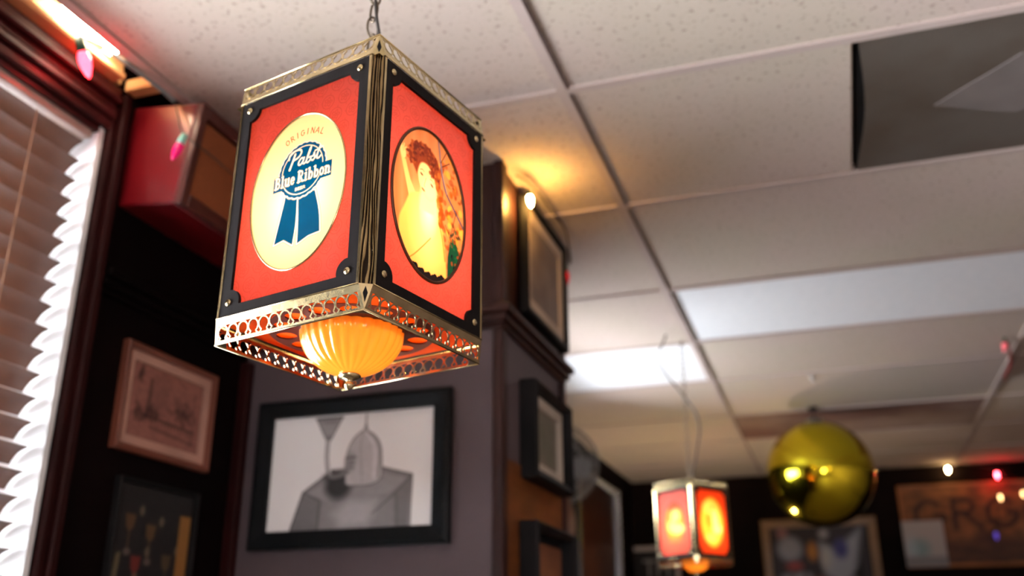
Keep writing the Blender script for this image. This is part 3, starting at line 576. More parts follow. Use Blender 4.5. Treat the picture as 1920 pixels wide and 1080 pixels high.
# ------------------------------------------------------------------ hanging lantern
S, Cc, Ei, GT, GBm, HB = .115, .0108, .0063, .0288, .0284, .286
FACES = [((-1,0,0),(0,-1,0)), ((0,-1,0),(1,0,0)), ((1,0,0),(0,1,0)), ((0,1,0),(-1,0,0))]
Zv = Vector((0,0,1))
def ff(k):
    N, R = Vector(FACES[k][0]), Vector(FACES[k][1]); return lambda h, z, d: N*d+R*h+Zv*z
def lantern(loc, rot, scale, chain_top, arts, res, detail, labels, group):
    t = empty('hanging_lantern', loc, labels[0], 'lantern', group); t.rotation_euler = rot; t.scale = (scale,)*3
    ring_mesh = None
    fr_poly = [(-.1005,.001),(.1005,.001),(.1005,.285),(-.1005,.285)]
    u, z0, z1, rl = .0868, .0135, .2715, .0158
    def lobe(cx, cy, sx, sy):     # corner notch: lobe of frame bulging into the opening
        pts = []
        for k in range(9):
            a = PI/2*k/8; pts.append((cx-sx*rl*math.cos(a)*1.0, cy-sy*rl*math.sin(a)))
        return pts
    nl = [(-.0875,.0172),(.0875,.0172),(.0875,.2725),(-.0875,.2725)]
    hole = []
    ext = .0165
    def lob(cx, cy, a0, a1): return [(cx+rl*math.cos(math.radians(a0+(a1-a0)*k/10)), cy+rl*math.sin(math.radians(a0+(a1-a0)*k/10))) for k in range(11)]
    hole += lob(*nl[0], 92, -12)+lob(*nl[1], 192, 88)+lob(*nl[2], 272, 176)+lob(*nl[3], 4, -92)
    # keep straight edges between lobes on the opening rectangle
    H2 = []
    segs = [lob(*nl[0], 87, -17), lob(*nl[1], 197, 93), lob(*nl[2], 267, 180+5), lob(*nl[3], -5, -87)]
    segs[0] = [(-u, nl[0][1]+rl*.98)]+segs[0][1:-1]+[(nl[0][0]+rl*.98, z0)]
    segs[1] = [(nl[1][0]-rl*.98, z0)]+segs[1][1:-1]+[(u, nl[1][1]+rl*.98)]
    segs[2] = [(u, nl[2][1]-rl*.98)]+segs[2][1:-1]+[(nl[2][0]-rl*.98, z1)]
    segs[3] = [(nl[3][0]+rl*.98, z1)]+segs[3][1:-1]+[(-u, nl[3][1]-rl*.98)]
    for s_ in segs: H2 += s_
    for k in range(4):
        fn = ff(k)
        MB().prism(fr_poly, fn, S-.0045, S-.0005, [H2]).obj('panel_frame', M['blackwood'], t)
        cv = arts[k % 2](res if k < 2 else max(res, .002))
        pn = link('printed_panel', cv.mesh('printed_panel', lambda h, z: fn(h, z, S-.0052)), M['panel'] if detail > .5 else M['panel_matte'], t, label=labels[1+(k % 2)])
        # oval bezel
        ex, ey, cx, cy = (.0722, .0995, 0, .1405) if k % 2 == 0 else (.0735, .0972, -.003, .1385)
        if detail > .5:
            MB().tube([fn(cx+ex*math.cos(a), cy+ey*math.sin(a), S-.0046) for a in np.linspace(0, 2*PI, 72, endpoint=False)], .0013 if k % 2 == 0 else .0021, 6, closed=True).obj('oval_bezel', M['brass_plain'] if k % 2 == 0 else mat('bronze_bezel', (.10,.035,.012), .35, .5), t)
        for cx, cz in nl:
            o = Vector(fn(cx, cz, S-.0005)); MB().lathe([(.0042, 0), (.0044, .0012), (.0034, .0022), (.0, .0026)], o, 12, axis=FACES[k][0]).obj('nail_head', M['brass_plain'], t)
        # corner post between this face and the next
        N = Vector(FACES[k][0]); Rr = Vector(FACES[k][1]); w0 = .0145; ti = .0014
        sec = [(S-w0, S), (S-Cc, S), (S, S-Cc), (S, S-w0), (S-ti, S-w0), (S-ti, S-Cc-ti*.4), (S-Cc-ti*.4, S-ti), (S-w0, S-ti)]
        # split: grain face (chamfer) and two smooth flanges
        MB().prism([(S-Cc, S+.0002), (S+.0002, S-Cc), (S-ti, S-Cc), (S-Cc, S-ti)], lambda a, b, z: Rr*a+N*b+Zv*z, 0, HB).obj('corner_post', M['grain'], t)
        fl = MB(); 
        for q in ([(S-w0, S), (S-Cc, S), (S-Cc, S-ti), (S-w0, S-ti)], [(S, S-Cc), (S, S-w0), (S-ti, S-w0), (S-ti, S-Cc)]): fl.prism(q, lambda a, b, z: Rr*a+N*b+Zv*z, 0, HB)
        fl.obj('post_flange', M['brass_plain'], t)
        # pierced galleries
        for top in (0, 1):
            g = GT if top else GBm; zb = HB if top else 0; sg = 1 if top else -1
            def G(a, tt, d, g=g, zb=zb, sg=sg, N=N, Rr=Rr):       # a in [-1,1] along, tt 0 body edge .. 1 free edge
                hl = (S-Cc)+(Cc-Ei)*tt; return Rr*(a*hl)+N*(S-Ei*tt+d)+Zv*(zb+sg*g*tt)
            gal = MB()
            for t0, t1, ex in ((.0, .30, .0), (.88, 1.0, .0)):
                vs = [G(a, q, d) for a in (-1, 1) for q in (t0, t1) for d in (0, -.0011)]
                gal.add(vs, [(0,2,6,4),(1,5,7,3),(0,4,5,1),(2,3,7,6),(0,1,3,2),(4,6,7,5)])
            # rolled free edge and body-side bead
            gal.tube([G(-1, 1, 0), G(1, 1, 0)], .0011, 6); gal.tube([G(-1, 0.0, .0004), G(1, 0.0, .0004)], .0008, 6)
            for a in (-1, 1):       # end stiles
                vs = [G(a*q, tt, d) for q in (1, .962) for tt in (.28, .9) for d in (0, -.0011)]
                gal.add(vs, [(0,2,6,4),(1,5,7,3),(0,4,5,1),(2,3,7,6),(0,1,3,2),(4,6,7,5)])
            go = gal.obj('gallery', M['brass_plain'], t, label='pierced brass gallery along the %s edge' % ('top' if top else 'bottom'))
            nr = 13; Rx = .0685; rg = MB()
            for i in range(nr):
                ac = -.962+1.924*(i+.5)/nr; pw = 1.924/nr/2
                pts = [(ac+.86*pw, .895), (ac+.60*pw, .84)]+[(ac+pw*.93*math.cos(q), .575-.255*math.sin(q)) for q in np.linspace(-1.02, PI+1.02, 15)]+[(ac-.60*pw, .84), (ac-.86*pw, .895)]
                hl = S-.008; fn2 = lambda x, y, d: G(x/hl, y/g, d)
                if detail > .5: ro = MB().ribbon([(x*hl, y*g) for x, y in pts], .0018, fn2, .0002, -.0009).obj('ring', M['brass_plain'], go)
                else: rg.ribbon([(x*hl, y*g) for x, y in pts[::2]], .0016, fn2, .0002, -.0009)
            if rg.v: rg.obj('ring_row', M['brass_plain'], go, kind='stuff')
            # flaring corner facet with dark diamond
            A_ = Rr*(S-Cc)+N*S+Zv*zb; N2 = Vector(FACES[(k+1) % 4][0])
            A_ = Rr*(S-Cc)+N*S+Zv*zb; B_ = Rr*S+N*(S-Cc)+Zv*zb; T_ = (Rr+N)*(S-Ei)+Zv*(zb+sg*g); nn = (Rr+N).normalized()
            vs = [A_, B_, T_, A_-nn*.001, B_-nn*.001, T_-nn*.001]
            co = MB().add(vs, [(0,1,2),(3,5,4),(0,3,4,1),(1,4,5,2),(2,5,3,0)]).obj('corner_facet', M['brass_plain'], t)
            mid = (A_+B_)/2; ax = (T_-mid); sd = (B_-A_); D = [mid+ax*.10, mid+ax*.36+sd*.17, mid+ax*.72, mid+ax*.36-sd*.17]
            MB().add([p+nn*.0006 for p in D]+[p-nn*.0002 for p in D], [(0,1,2,3),(7,6,5,4),(0,4,5,1),(1,5,6,2),(2,6,7,3),(3,7,4,0)]).obj('diamond_inset', M['black'], co)
            if not top:
                vs = [(Rr+N)*(S-Ei)+Zv*(-g), Rr*(S-Ei-.018)+N*(S-Ei)+Zv*(-g), Rr*(S-Ei)+N*(S-Ei-.018)+Zv*(-g)]
                vs += [v+Zv*.001 for v in vs]; MB().add(vs, [(0,1,2),(3,5,4),(0,3,4,1),(1,4,5,2),(2,5,3,0)]).obj('corner_gusset', M['brass_plain'], t)
    # amber bottom plate with ring of openings, glass dome, finial
    sq = [(-S+.0062, -S+.0062), (S-.0062, -S+.0062), (S-.0062, S-.0062), (-S+.0062, S-.0062)]
    XY = lambda x, y, z: Vector((x, y, z))
    MB().prism(sq, XY, -.0015, .0005, [circ(0, 0, .0985, 48)]).obj('bottom_plate', M['amber'], t, label='glowing amber plate')
    nh = 14; holes = [circ(.0795*math.cos(2*PI*(i+.5)/nh), .0795*math.sin(2*PI*(i+.5)/nh), .0125, 16) for i in range(nh)]
    MB().prism(circ(0, 0, .0985, 48), XY, -.0020, .0000, [circ(0, 0, .0555, 36)]+holes).obj('pierced_ring', M['copper'], t, label='dark ring with round openings about the glass bowl')
    MB().prism(circ(0, 0, .0985, 48), XY, .0010, .0016, [circ(0, 0, .0555, 36)]).obj('amber_liner', M['liner'], t)
    R0, D0 = .0605, .052; prof = [(R0*math.cos(a), -D0*math.sin(a)) for a in np.linspace(-.12, PI/2-.06, 14)]
    MB().lathe(prof, (0,0,-.002), 168 if detail > .5 else 56, flute=28, amp=.045).obj('glass_bowl', M['dome'], t, label='ribbed amber glass bowl')
    MB().lathe([(.0, -.046), (.012, -.050), (.0135, -.054), (.011, -.0565), (.0045, -.058), (.004, -.061), (.0062, -.064), (.0045, -.068), (.0, -.070)], (0,0,-.001), 20).obj('finial', M['brass_plain'], t)
    MB().prism([(-S+.0015, -S+.0015), (S-.0015, -S+.0015), (S-.0015, S-.0015), (-S+.0015, S-.0015)], XY, HB-.002, HB-.0005).obj('top_plate', M['brass'], t)
    MB().lathe([(.028, 0), (.028, .006), (.012, .014), (.006, .022), (.004, .030), (0, .030)], (0,0,HB), 20).obj('canopy_cap', M['brass'], t)
    MB().lathe([(.0, -.036), (.012, -.034), (.021, -.022), (.024, -.006), (.020, .010), (.013, .024), (.012, .034), (.0, .036)], (0,0,.128), 16).obj('bulb', M['bulb_hot'], t)
    MB().lathe([(.0, .160), (.0135, .160), (.0135, .200), (.005, .205), (.005, HB-.002), (.0, HB-.002)], (0,0,0), 14).obj('bulb_holder', M['brass'], t)
    # chain: parent for links; its top is the ceiling
    base = Vector((0, 0, HB+.030)); inv = t_matrix(loc, rot, scale).inverted(); top = inv@Vector(chain_top); d = top-base; n = max(4, int(round(d.length/.0255)))
    ch = empty('chain', (0,0,0), None, None); ch.parent = t
    lk = [(.0085*math.cos(a), 0, .0165*math.sin(a)) for a in np.linspace(0, 2*PI, 18, endpoint=False)]; lm = MB().tube(lk, .0016, 6, closed=True).mesh('link')
    q = d.to_track_quat('Z', 'Y')
    for i in range(n):
        o = link('link', lm, M['iron'], ch, loc=base+d*((i+.5)/n)); o.rotation_euler = (q.to_matrix()@Matrix.Rotation(PI/2*(i % 2)+.35, 3, 'Z')).to_euler(); o.scale = (1, 1, d.length/n/.0265)
    return t
def t_matrix(loc, rot, scale):
    from mathutils import Euler
    return Matrix.Translation(loc)@Euler(rot).to_matrix().to_4x4()@Matrix.Scale(scale, 4)
from mathutils import Euler
Rl = (Matrix.Rotation(-.0193, 3, 'X')@Matrix.Rotation(-.0082, 3, 'Y')@Matrix.Rotation(1.3494, 3, 'Z')).to_euler()
L1 = lantern(Vector((-.518,.9608,1.8182)), Rl, 1, (-.500,.948,2.598), [art_left, art_right], .00058, 1,
   ['large brass framed square lantern with red printed panels hanging on a chain in front', 'red panel with a blue ribbon beer badge on a cream oval', 'red panel with an oval portrait of a woman with piled curls'], 'square hanging lanterns')
L2 = lantern(Vector((-.4872,3.5125,1.7734)), (0,0,.9627), .839, (-.487,3.56,2.598), [lambda r: art_small(r, 0), lambda r: art_small(r, 1)], .002, .2,
   ['smaller looking brass lantern with glowing orange ovals hanging far back below the ceiling', 'pink panel with a glowing yellow figure in an oval', 'orange red panel with a bright yellow oval'], 'square hanging lanterns')
# twisted power cord beside the chains
cordb = MB().tube([tuple(p) for p in spl([(-.503,.955,2.60),(-.493,.958,2.45),(-.509,.953,2.30),(-.498,.957,2.20),(-.514,.962,2.145)], 8)], .0022, 8)
o = cordb.obj('power_cord', M['cord'], L1); o.matrix_parent_inverse = t_matrix(Vector((-.518,.9608,1.8182)), Rl, 1).inverted()
cordb = MB().tube([tuple(p) for p in spl([(-.53,3.46,2.595),(-.57,3.50,2.50),(-.49,3.53,2.37),(-.44,3.53,2.27),(-.455,3.52,2.15),(-.480,3.513,2.045)], 8)], .0035, 8)
o = cordb.obj('power_cord', M['cord'], L2); o.matrix_parent_inverse = t_matrix(Vector((-.4872,3.5125,1.7734)), (0,0,.9627), .839).inverted()

# ------------------------------------------------------------------ speaker box high on the left wall
sp = empty('wall_speaker', (-1.215, 1.46, 2.33), 'glossy dark red speaker box with orange grille tilted on the wall under the ceiling', 'speaker'); sp.rotation_euler = (0, .115, 0)
CABM = mat('red_laminate', (.17,.004,.008), .32, c2=(.12,.003,.006), coat=1, scale=3); CABM.node_tree.nodes['Principled BSDF'].inputs['Coat Roughness'].default_value = .19
MB().cbox((-.168, 0, 0), (0, .40, .236), .004).obj('cabinet', CABM, sp)
bz = MB()
for a, b, c, d in ((0, .022, 0, .236), (.378, .40, 0, .236), (.022, .378, 0, .03), (.022, .378, .206, .236)): bz.cbox((0, a, c), (.016, b, d), .002)
bz.obj('bezel', mat('speaker_bezel', (.07,.012,.008), .4), sp)
MB().cbox((.001, .024, .032), (.007, .376, .204), .002).obj('grille', mat('grille_cloth', (.24,.06,.010), .8, c2=(.20,.045,.008), scale=200, bump=.4, bscale=600), sp)
MB().cbox((-.12, .16, .19), (-.10, .22, .23), .002).obj('bracket', M['iron'], sp)

# ------------------------------------------------------------------ coloured string-light bulbs (large cone shape)
def cbulb(p, d, c, es, label, socket=(.01,.06,.03), s=1.0, group='string light bulbs'):
    t = empty('string_bulb', p, label, 'bulb', group); d = Vector(d)
    MB().lathe([(0, 0), (.0085*s, .001*s), (.0115*s, .010*s), (.0125*s, .020*s), (.0100*s, .034*s), (.0050*s, .048*s), (.0, .055*s)], (0,0,0), 14, axis=d).obj('glass', bulbmat('bulb_glass', c, es), t)
    MB().lathe([(0, -.026*s), (.0080*s, -.026*s), (.0095*s, -.010*s), (.0095*s, .002*s), (0, .002*s)], (0,0,0), 12, axis=d).obj('socket', mat('socket_green', socket, .4), t)
    return t
cbulb((-1.285, 1.225, 2.560), (.1, .5, -1), (1, .012, .02), 28, 'lit red string light bulb above the window blind')
cbulb((-1.196, 1.432, 2.452), (-.35, -.05, -1), (.75, .0, .13), .25, 'pink bulb in a mint socket dangling beside the speaker box', (.25,.62,.50), .78)
cbulb((-.640, 2.075, 2.545), (.12, .03, -1), (1, .52, .11), 620, 'lit warm white bulb at the top of the pier picture', s=.6)
cbulb((-.655, 2.470, 2.492), (.05, .1, -1), (.55, .005, .01), .25, 'dark red unlit bulb at the far corner of the pier', s=.8)
cbulb((.719, 6.70, 2.575), (0, -.2, -1), (1, .70, .30), 80, 'warm white bulb highest on the back wall', s=.7)
cbulb((.997, 6.70, 2.525), (0, -.2, -1), (1, .02, .03), 110, 'glowing red bulb high on the back wall', s=.75)
cbulb((.993, 6.70, 2.385), (0, -.2, -1), (1, .55, .22), 6, 'amber bulb reflection built as a dim bulb in front of the lettered board', s=.7)  # a reflection in picture glass, modelled as a faintly glowing bulb
cbulb((1.124, 6.70, 2.40), (0, -.2, -1), (1, .55, .22), 6, 'amber bulb reflection built as a dim bulb at the right edge of the frame', s=.7)  # also a glass reflection, modelled as a faintly glowing bulb
cbulb((.93, 6.70, 2.16), (0, -.2, -1), (.10, .06, .45), .8, 'small violet bulb low on the lettered board', s=.9)
cbulb((.70, 3.95, 2.585), (-.2, .3, -1), (.8, .12, .15), .5, 'pink light reflection built as a bulb against the ceiling at the right edge', s=.7)  # reflected pink light, given shape as a bulb
cbl = MB().tube([tuple(p) for p in spl([(-1.286,1.213,2.584),(-1.285,1.27,2.60),(-1.262,1.34,2.588),(-1.245,1.40,2.576),(-1.238,1.445,2.568)], 8)], .0045, 8)
tag(cbl.obj('light_cable', mat('grey_green_cable', (.16,.22,.22), .5)), 'grey green cable of the string lights running to the speaker box', 'cable')
tag(MB().tube([tuple(p) for p in spl([(-1.238,1.447,2.568),(-1.215,1.436,2.52),(-1.190,1.432,2.470),(-1.172,1.50,2.455),(-1.165,1.70,2.44),(-1.15,1.85,2.45)], 8)], .0018, 6).obj('light_cable', M['cord']), 'thin dark string light wire sagging past the speaker grille', 'cable')
tag(MB().tube([tuple(p) for p in spl([(-.66,2.03,2.585),(-.638,2.075,2.578),(-.632,2.25,2.582),(-.632,2.40,2.580),(-.645,2.47,2.52),(-.65,2.51,2.545),(-.66,2.53,2.60)], 8)], .003, 6).obj('light_cable', M['cord']), 'dark string light wire along the top of the pier', 'cable')
tag(MB().tube([tuple(p) for p in spl([(.2,6.72,2.60),(.719,6.71,2.60),(.997,6.71,2.548),(1.06,6.71,2.43),(1.124,6.71,2.425),(.993,6.71,2.41),(.95,6.71,2.2),(.93,6.71,2.18)], 8)], .004, 6).obj('light_cable', M['cord']), 'dark string light wire looping across the back wall', 'cable')
tag(MB().tube([tuple(p) for p in spl([(.775,4.55,2.592),(.77,4.3,2.590),(.72,4.0,2.588),(.70,3.95,2.592)], 8)], .005, 6).obj('light_cable', mat('red_wire', (.25,.02,.02), .5)), 'dark red wire lying along the ceiling bar at right', 'cable')

# ------------------------------------------------------------------ framed pictures
def picture(name, loc, axis, w_, h_, fw, depth, mframe, cv, label, mat_c=None, matw=0, group=None, glassy=0, cat='picture'):
    # axis 'y': on a wall facing -y (u=+x); axis 'x': on a wall facing +x (u=+y)
    t = empty(name, loc, label, cat, group)
    fn = (lambda u, v, d: Vector((u, -d, v))) if axis == 'y' else (lambda u, v, d: Vector((d, u, v)))
    W2, H2 = w_/2, h_/2
    fr = MB()
    out = [(-W2,-H2),(W2,-H2),(W2,H2),(-W2,H2)]; inn = [(-W2+fw,-H2+fw),(W2-fw,-H2+fw),(W2-fw,H2-fw),(-W2+fw,H2-fw)]; mid = [(a*(1-fw*.25/W2), b*(1-fw*.25/H2)) for a, b in out]
    lo = [[fn(*p, 0) for p in out], [fn(*p, depth*.85) for p in out], [fn(*p, depth) for p in mid], [fn(*p, depth*.8) for p in inn], [fn(*p, 0) for p in inn]]
    vs = [v for l in lo for v in l]; fs = [(l*4+i, l*4+(i+1) % 4, ((l+1) % 5)*4+(i+1) % 4, ((l+1) % 5)*4+i) for l in range(5) for i in range(4)]
    fr.add(vs, fs).obj('frame', mframe, t)
    if matw:
        i2 = [(a-math.copysign(matw, a), b-math.copysign(matw, b)) for a, b in inn]
        MB().prism(inn, fn, .002, depth*.45, [i2]).obj('mat_board', mat('mat_board', mat_c, .8), t)
    link('print', cv.mesh('print', lambda u, v: fn(u, v, depth*.3)), artmat('print_ink', .7 if not glassy else .35, glassy), t)
    if not matw: MB().box(*[tuple(map(f3, *[fn(-W2+fw*.8, -H2+fw*.8, .001), fn(W2-fw*.8, H2-fw*.8, depth*.2)])) for f3 in (min, max)]).obj('backing', M['black'], t)
    return t
# large pencil drawing on the pier
def draw_knight():
    cv = Canvas(-.2085, .2085, -.134, .134, .0022, (.86,.83,.84)); g = lambda k: (k, k*.98, k)
    def U(px, py): return (-.2085+(px-175)/(1010-175)*.417, .133-(py-265)/(850-265)*.266)
    # perspective of the photograph removed roughly by hand
    cv.poly([(-.150,-.14),(-.120,-.045),(-.045,.004),(.04,.008),(.075,.004),(.155,-.018),(.150,-.14)], g(.30), soft=.006)
    cv.poly([(-.115,-.05),(-.04,-.005),(.06,0),(.145,-.025),(.10,-.06),(-.06,-.07)], g(.42), soft=.012)
    cv.poly([(-.08,-.14),(-.07,-.07),(.0,-.055),(.11,-.065),(.115,-.14)], g(.36), soft=.012)
    cv.poly([(-.04,-.10),(.0,-.065),(.07,-.07),(.05,-.13),(-.02,-.13)], g(.55), .8, soft=.03)
    cv.stroke([(-.120,-.045),(-.150,-.14)], .004, g(.12)); cv.stroke([(-.120,-.045),(-.045,.004)], .003, g(.15)); cv.stroke([(-.115,-.048),(-.075,-.066),(-.078,-.14)], .004, g(.14), .8, soft=.004)
    cv.stroke([(.155,-.018),(.152,-.14)], .003, g(.15)); cv.stroke([(.155,-.018),(.11,-.062),(.06,-.10)], .003, g(.18), .8); cv.stroke([(.118,-.06),(.122,-.14)], .003, g(.18), .8); cv.stroke([(.07,.004),(.155,-.018)], .003, g(.2))
    cv.ell(-.03,-.035,.034,.030, g(.05), .85, soft=.018); cv.ell(-.045,-.012,.022,.012, g(.08), .8, soft=.012)
    # helmet: tall dome with a point
    hel = [tuple(p) for p in spl([(-.012,-.03),(-.014,.012),(-.010,.044),(.002,.070),(.020,.086),(.030,.090),(.044,.086),(.062,.072),(.074,.050),(.078,.015),(.078,-.022),(.05,-.036),(.0,-.036)], 5)]
    cv.poly(hel, g(.58), soft=.003); cv.stroke(hel, .003, g(.22), .9)
    cv.poly([(.026,.088),(.034,.112),(.042,.088)], g(.35)); cv.stroke([(.034,.105),(.034,.128)], .003, g(.2))
    cv.stroke([tuple(p) for p in spl([(.034,.09),(.058,.05),(.060,-.02)], 6)], .007, g(.74), .8, soft=.006); cv.stroke([tuple(p) for p in spl([(.036,.09),(.070,.05),(.070,-.02)], 6)], .004, g(.28), .7, soft=.003)
    cv.stroke([tuple(p) for p in spl([(.028,.09),(.022,.05),(.028,.0),(.03,-.03)], 6)], .003, g(.32), .5, soft=.003)
    cv.ell(-.002,.020,.014,.022, g(.40), .8, soft=.012); cv.stroke([(-.014,.028),(.012,.030)], .004, g(.12), .8); cv.stroke([(-.012,.006),(.008,.004)], .003, g(.16), .8); cv.ell(.0,.016,.01,.004, g(.25), .6)
    for x in (.008,.02,.032,.044,.056,.066): cv.stroke([(x,-.034),(x+.003,.055)], .0016, g(.45), .35)
    # funnel and hose
    cv.poly([(-.096,.126),(-.028,.126),(-.046,.094),(-.056,.074),(-.068,.074),(-.080,.096)], g(.45)); cv.stroke([(-.096,.126),(-.028,.126)], .005, g(.2)); cv.stroke([(-.096,.126),(-.068,.074)], .003, g(.2)); cv.stroke([(-.028,.126),(-.056,.074)], .003, g(.2))
    cv.ell(-.062,.116,.022,.005, g(.3), .6, soft=.004)
    cv.stroke([tuple(p) for p in spl([(-.062,.080),(-.064,.05),(-.062,.02),(-.052,-.010),(-.030,-.012),(-.008,-.004)], 6)], .010, g(.30)); cv.stroke([tuple(p) for p in spl([(-.062,.072),(-.064,.05),(-.062,.02),(-.052,-.004)], 6)], .004, g(.62))
    cv.c = cv.c**1.6*1.38; cv.noise(.12, 14); return cv
picture('picture_frame', (-1.044, PY0, 1.858), 'y', .497, .346, .040, .026, M['blackgloss'], draw_knight(), 'black framed pencil drawing of a helmeted figure with a funnel on the grey pier')
# small etching on the left wall
def etching():
    cv = Canvas(-.118, .118, -.078, .078, .002, (.26,.12,.095)); rng = random.Random(2); dk = (.06,.02,.015)
    cv.poly([(-.06,-.02),(-.058,.045),(-.045,.068),(-.015,.072),(.005,.06),(.0,.0),(-.01,-.02)], (.22,.10,.08), .8, soft=.006)
    cv.stroke([(-.062,-.03),(-.060,.05)], .008, dk, .8, soft=.006); cv.stroke([(-.03,.07),(.02,.072),(.06,.06)], .005, (.2,.09,.07), .7, soft=.008)
    for i in range(60): cv.ell(rng.gauss(.055,.018), rng.gauss(-.002,.013), .007, .005, dk, .35, rng.uniform(0,3), soft=.005)
    for i in range(50): cv.ell(rng.uniform(-.10,-.03), rng.gauss(-.022,.008), .008, .004, dk, .4, rng.uniform(0,3), soft=.004)
    for i in range(14): cv.ell(rng.gauss(-.096,.006), rng.gauss(.056,.008), .006, .004, dk, .6, rng.uniform(0,3), soft=.003)
    for i in range(14): cv.stroke([(-.05+i*.011,-.03-(i*.0007)),(-.05+i*.011,-.042)], .0025, dk, .7)
    cv.stroke([(-.08,-.028),(.10,-.034)], .005, dk, .8, soft=.003); cv.stroke([(-.05,-.050),(.10,-.060)], .006, dk, .5, soft=.006); cv.stroke([(.09,.05),(.094,-.06)], .006, dk, .4, soft=.006)
    cv.c = cv.c**1.25*1.4; cv.noise(.35, 9); return cv
picture('picture_frame', (XW, 1.692, 1.962), 'x', .312, .226, .014, .018, mat('red_brown_frame', (.16,.045,.025), .45), etching(), 'small square etching of a tower in a reddish frame on the dark wall', (.46,.25,.19), .020)
# goblet print below it
def goblets():
    cv = Canvas(-.12, .12, -.20, .20, .003, (.008,.004,.004))
    for i, (x, y) in enumerate([(-.075,.09),(-.01,.075),(-.075,-.04),(-.01,-.05),(.05,.02),(-.045,.01)]):
        c = [(.20,.09,.03),(.20,.10,.03),(.25,.02,.01),(.22,.05,.02),(.14,.08,.03),(.28,.02,.01)][i]
        cv.poly([(x-.016,y+.04),(x+.016,y+.04),(x+.012,y+.015),(x,y+.004),(x-.012,y+.015)], c, soft=.004); cv.stroke([(x,y+.01),(x,y-.03)], .004, c, soft=.003); cv.ell(x, y-.034,.010,.007,(.25,.17,.14), soft=.004)
        cv.ell(x+.032,y+.05,.007,.010,(.26,.19,.12), soft=.005)
    cv.poly([(-.105,.05),(-.092,.055),(-.098,-.02),(-.112,-.02)], (.26,.20,.10), soft=.004)
    for x, y in ((-.05,-.12),(.01,-.13),(-.10,-.12)): cv.stroke([(x,y+.06),(x,y-.04)], .018, (.26,.02,.008), soft=.006)
    cv.poly([(.082,-.2),(.118,-.2),(.118,.145),(.082,.145)], (.60,.26,.05), soft=.003); cv.c *= .42; return cv
picture('picture_frame', (XW, 1.700, 1.600), 'x', .262, .40, .010, .016, M['black'], goblets(), 'dark framed print of drinking glasses low on the left wall')
# two pictures on the return of the pier and one below
def grey_print(a, b, seed, base, mott):
    cv = Canvas(-a, a, -b, b, .004, base); rng = random.Random(seed)
    for i in range(26): cv.ell(rng.uniform(-a,a)*.7, rng.uniform(-b,b)*.7, rng.uniform(.01,.05), rng.uniform(.01,.04), mott, .3, rng.uniform(0,3), soft=.02)
    return cv
picture('picture_frame', (PX+.012, 2.285, 2.405), 'x', .375, .318, .018, .022, M['black'], grey_print(.14, .12, 4, (.17,.13,.11), (.10,.07,.06)), 'large black framed picture with pale mat at the top of the pier', (.42,.33,.26), .034)
picture('picture_frame', (PX+.002, 2.275, 1.962), 'x', .325, .235, .022, .045, M['black'], grey_print(.105, .07, 5, (.20,.16,.12), (.11,.11,.07)), 'small black framed print with cream mat below the mahogany ledge', (.50,.42,.34), .026)
picture('picture_frame', (PX+.006, 2.260, 1.575), 'x', .33, .34, .020, .045, M['black'], grey_print(.13, .13, 6, (.16,.05,.018), (.28,.10,.03)), 'dark framed brown print lowest on the orange pier panel')

# ------------------------------------------------------------------ far things
# unseen brass uplighter added below the frame to warm the far ceiling
fl_ = empty('added_uplighter', (-.75, 5.35, 0), 'added out-of-view brass uplighter that warms the far ceiling', 'lamp')
MB().lathe([(0, 0), (.14, 0), (.145, .012), (.05, .03), (.014, .05), (0, .05)], (0,0,0), 28).obj('base', M['brass'], fl_)
MB().tube([(0,0,.04), (0,0,1.42)], .011, 10).obj('added_uplighter_pole', M['brass'], fl_)
MB().lathe([(.012, 1.42), (.06, 1.44), (.12, 1.50), (.145, 1.57), (.141, 1.57), (.115, 1.505), (.055, 1.447), (.0, 1.43)], (0,0,0), 28).obj('added_uplighter_bowl', M['brass_plain'], fl_)
MB().lathe([(0, 1.455), (.02, 1.46), (.03, 1.49), (.028, 1.52), (.0, 1.54)], (0,0,0), 14).obj('bulb', bulbmat('added_uplighter_bulb', (1, .80, .58), 480), fl_)
# gold mirror ball
gb_ = empty('mirror_ball', (-.045, 4.871, 2.275), 'large gold mirrored ball hanging from the ceiling near the back wall', 'ball')
me = MB().lathe([(.253*math.cos(a), .253*math.sin(a)) for a in np.linspace(-PI/2, PI/2, 33)], (0,0,0), 56).mesh('ball')
link('ball', me, mat('gold_mirror', (.80,.66,.03), .12, 1, c2=(.74,.6,.03), scale=3), gb_)
MB().lathe([(.040, .248), (.040, .262), (.018, .268), (.010, .285), (0, .285)], (0,0,0), 16).obj('cap', M['lampsteel'], gb_)
MB().tube([(0,0,.283), (0,0,.323)], .0025, 6).obj('wire', M['cord'], gb_)
MB().lathe([(0,-.014), (.012,-.012), (.024,-.004), (.026,.002), (0,.002)], (0,0,.324), 14).obj('ceiling_hook', M['black'], gb_)
t = empty('ceiling_hook', (-.027, 4.262, 2.598), 'small bare hook screwed into the ceiling in front of the gold ball', 'hook')
MB().lathe([(0,-.008), (.010,-.006), (.016,.0), (0,.0)], (0,0,0), 12).obj('base', M['lampsteel'], t); MB().tube([(.0,0,-.006),(.0,.0,-.02),(.012,0,-.028),(.02,0,-.018)], .0022, 6).obj('hook', M['lampsteel'], t)
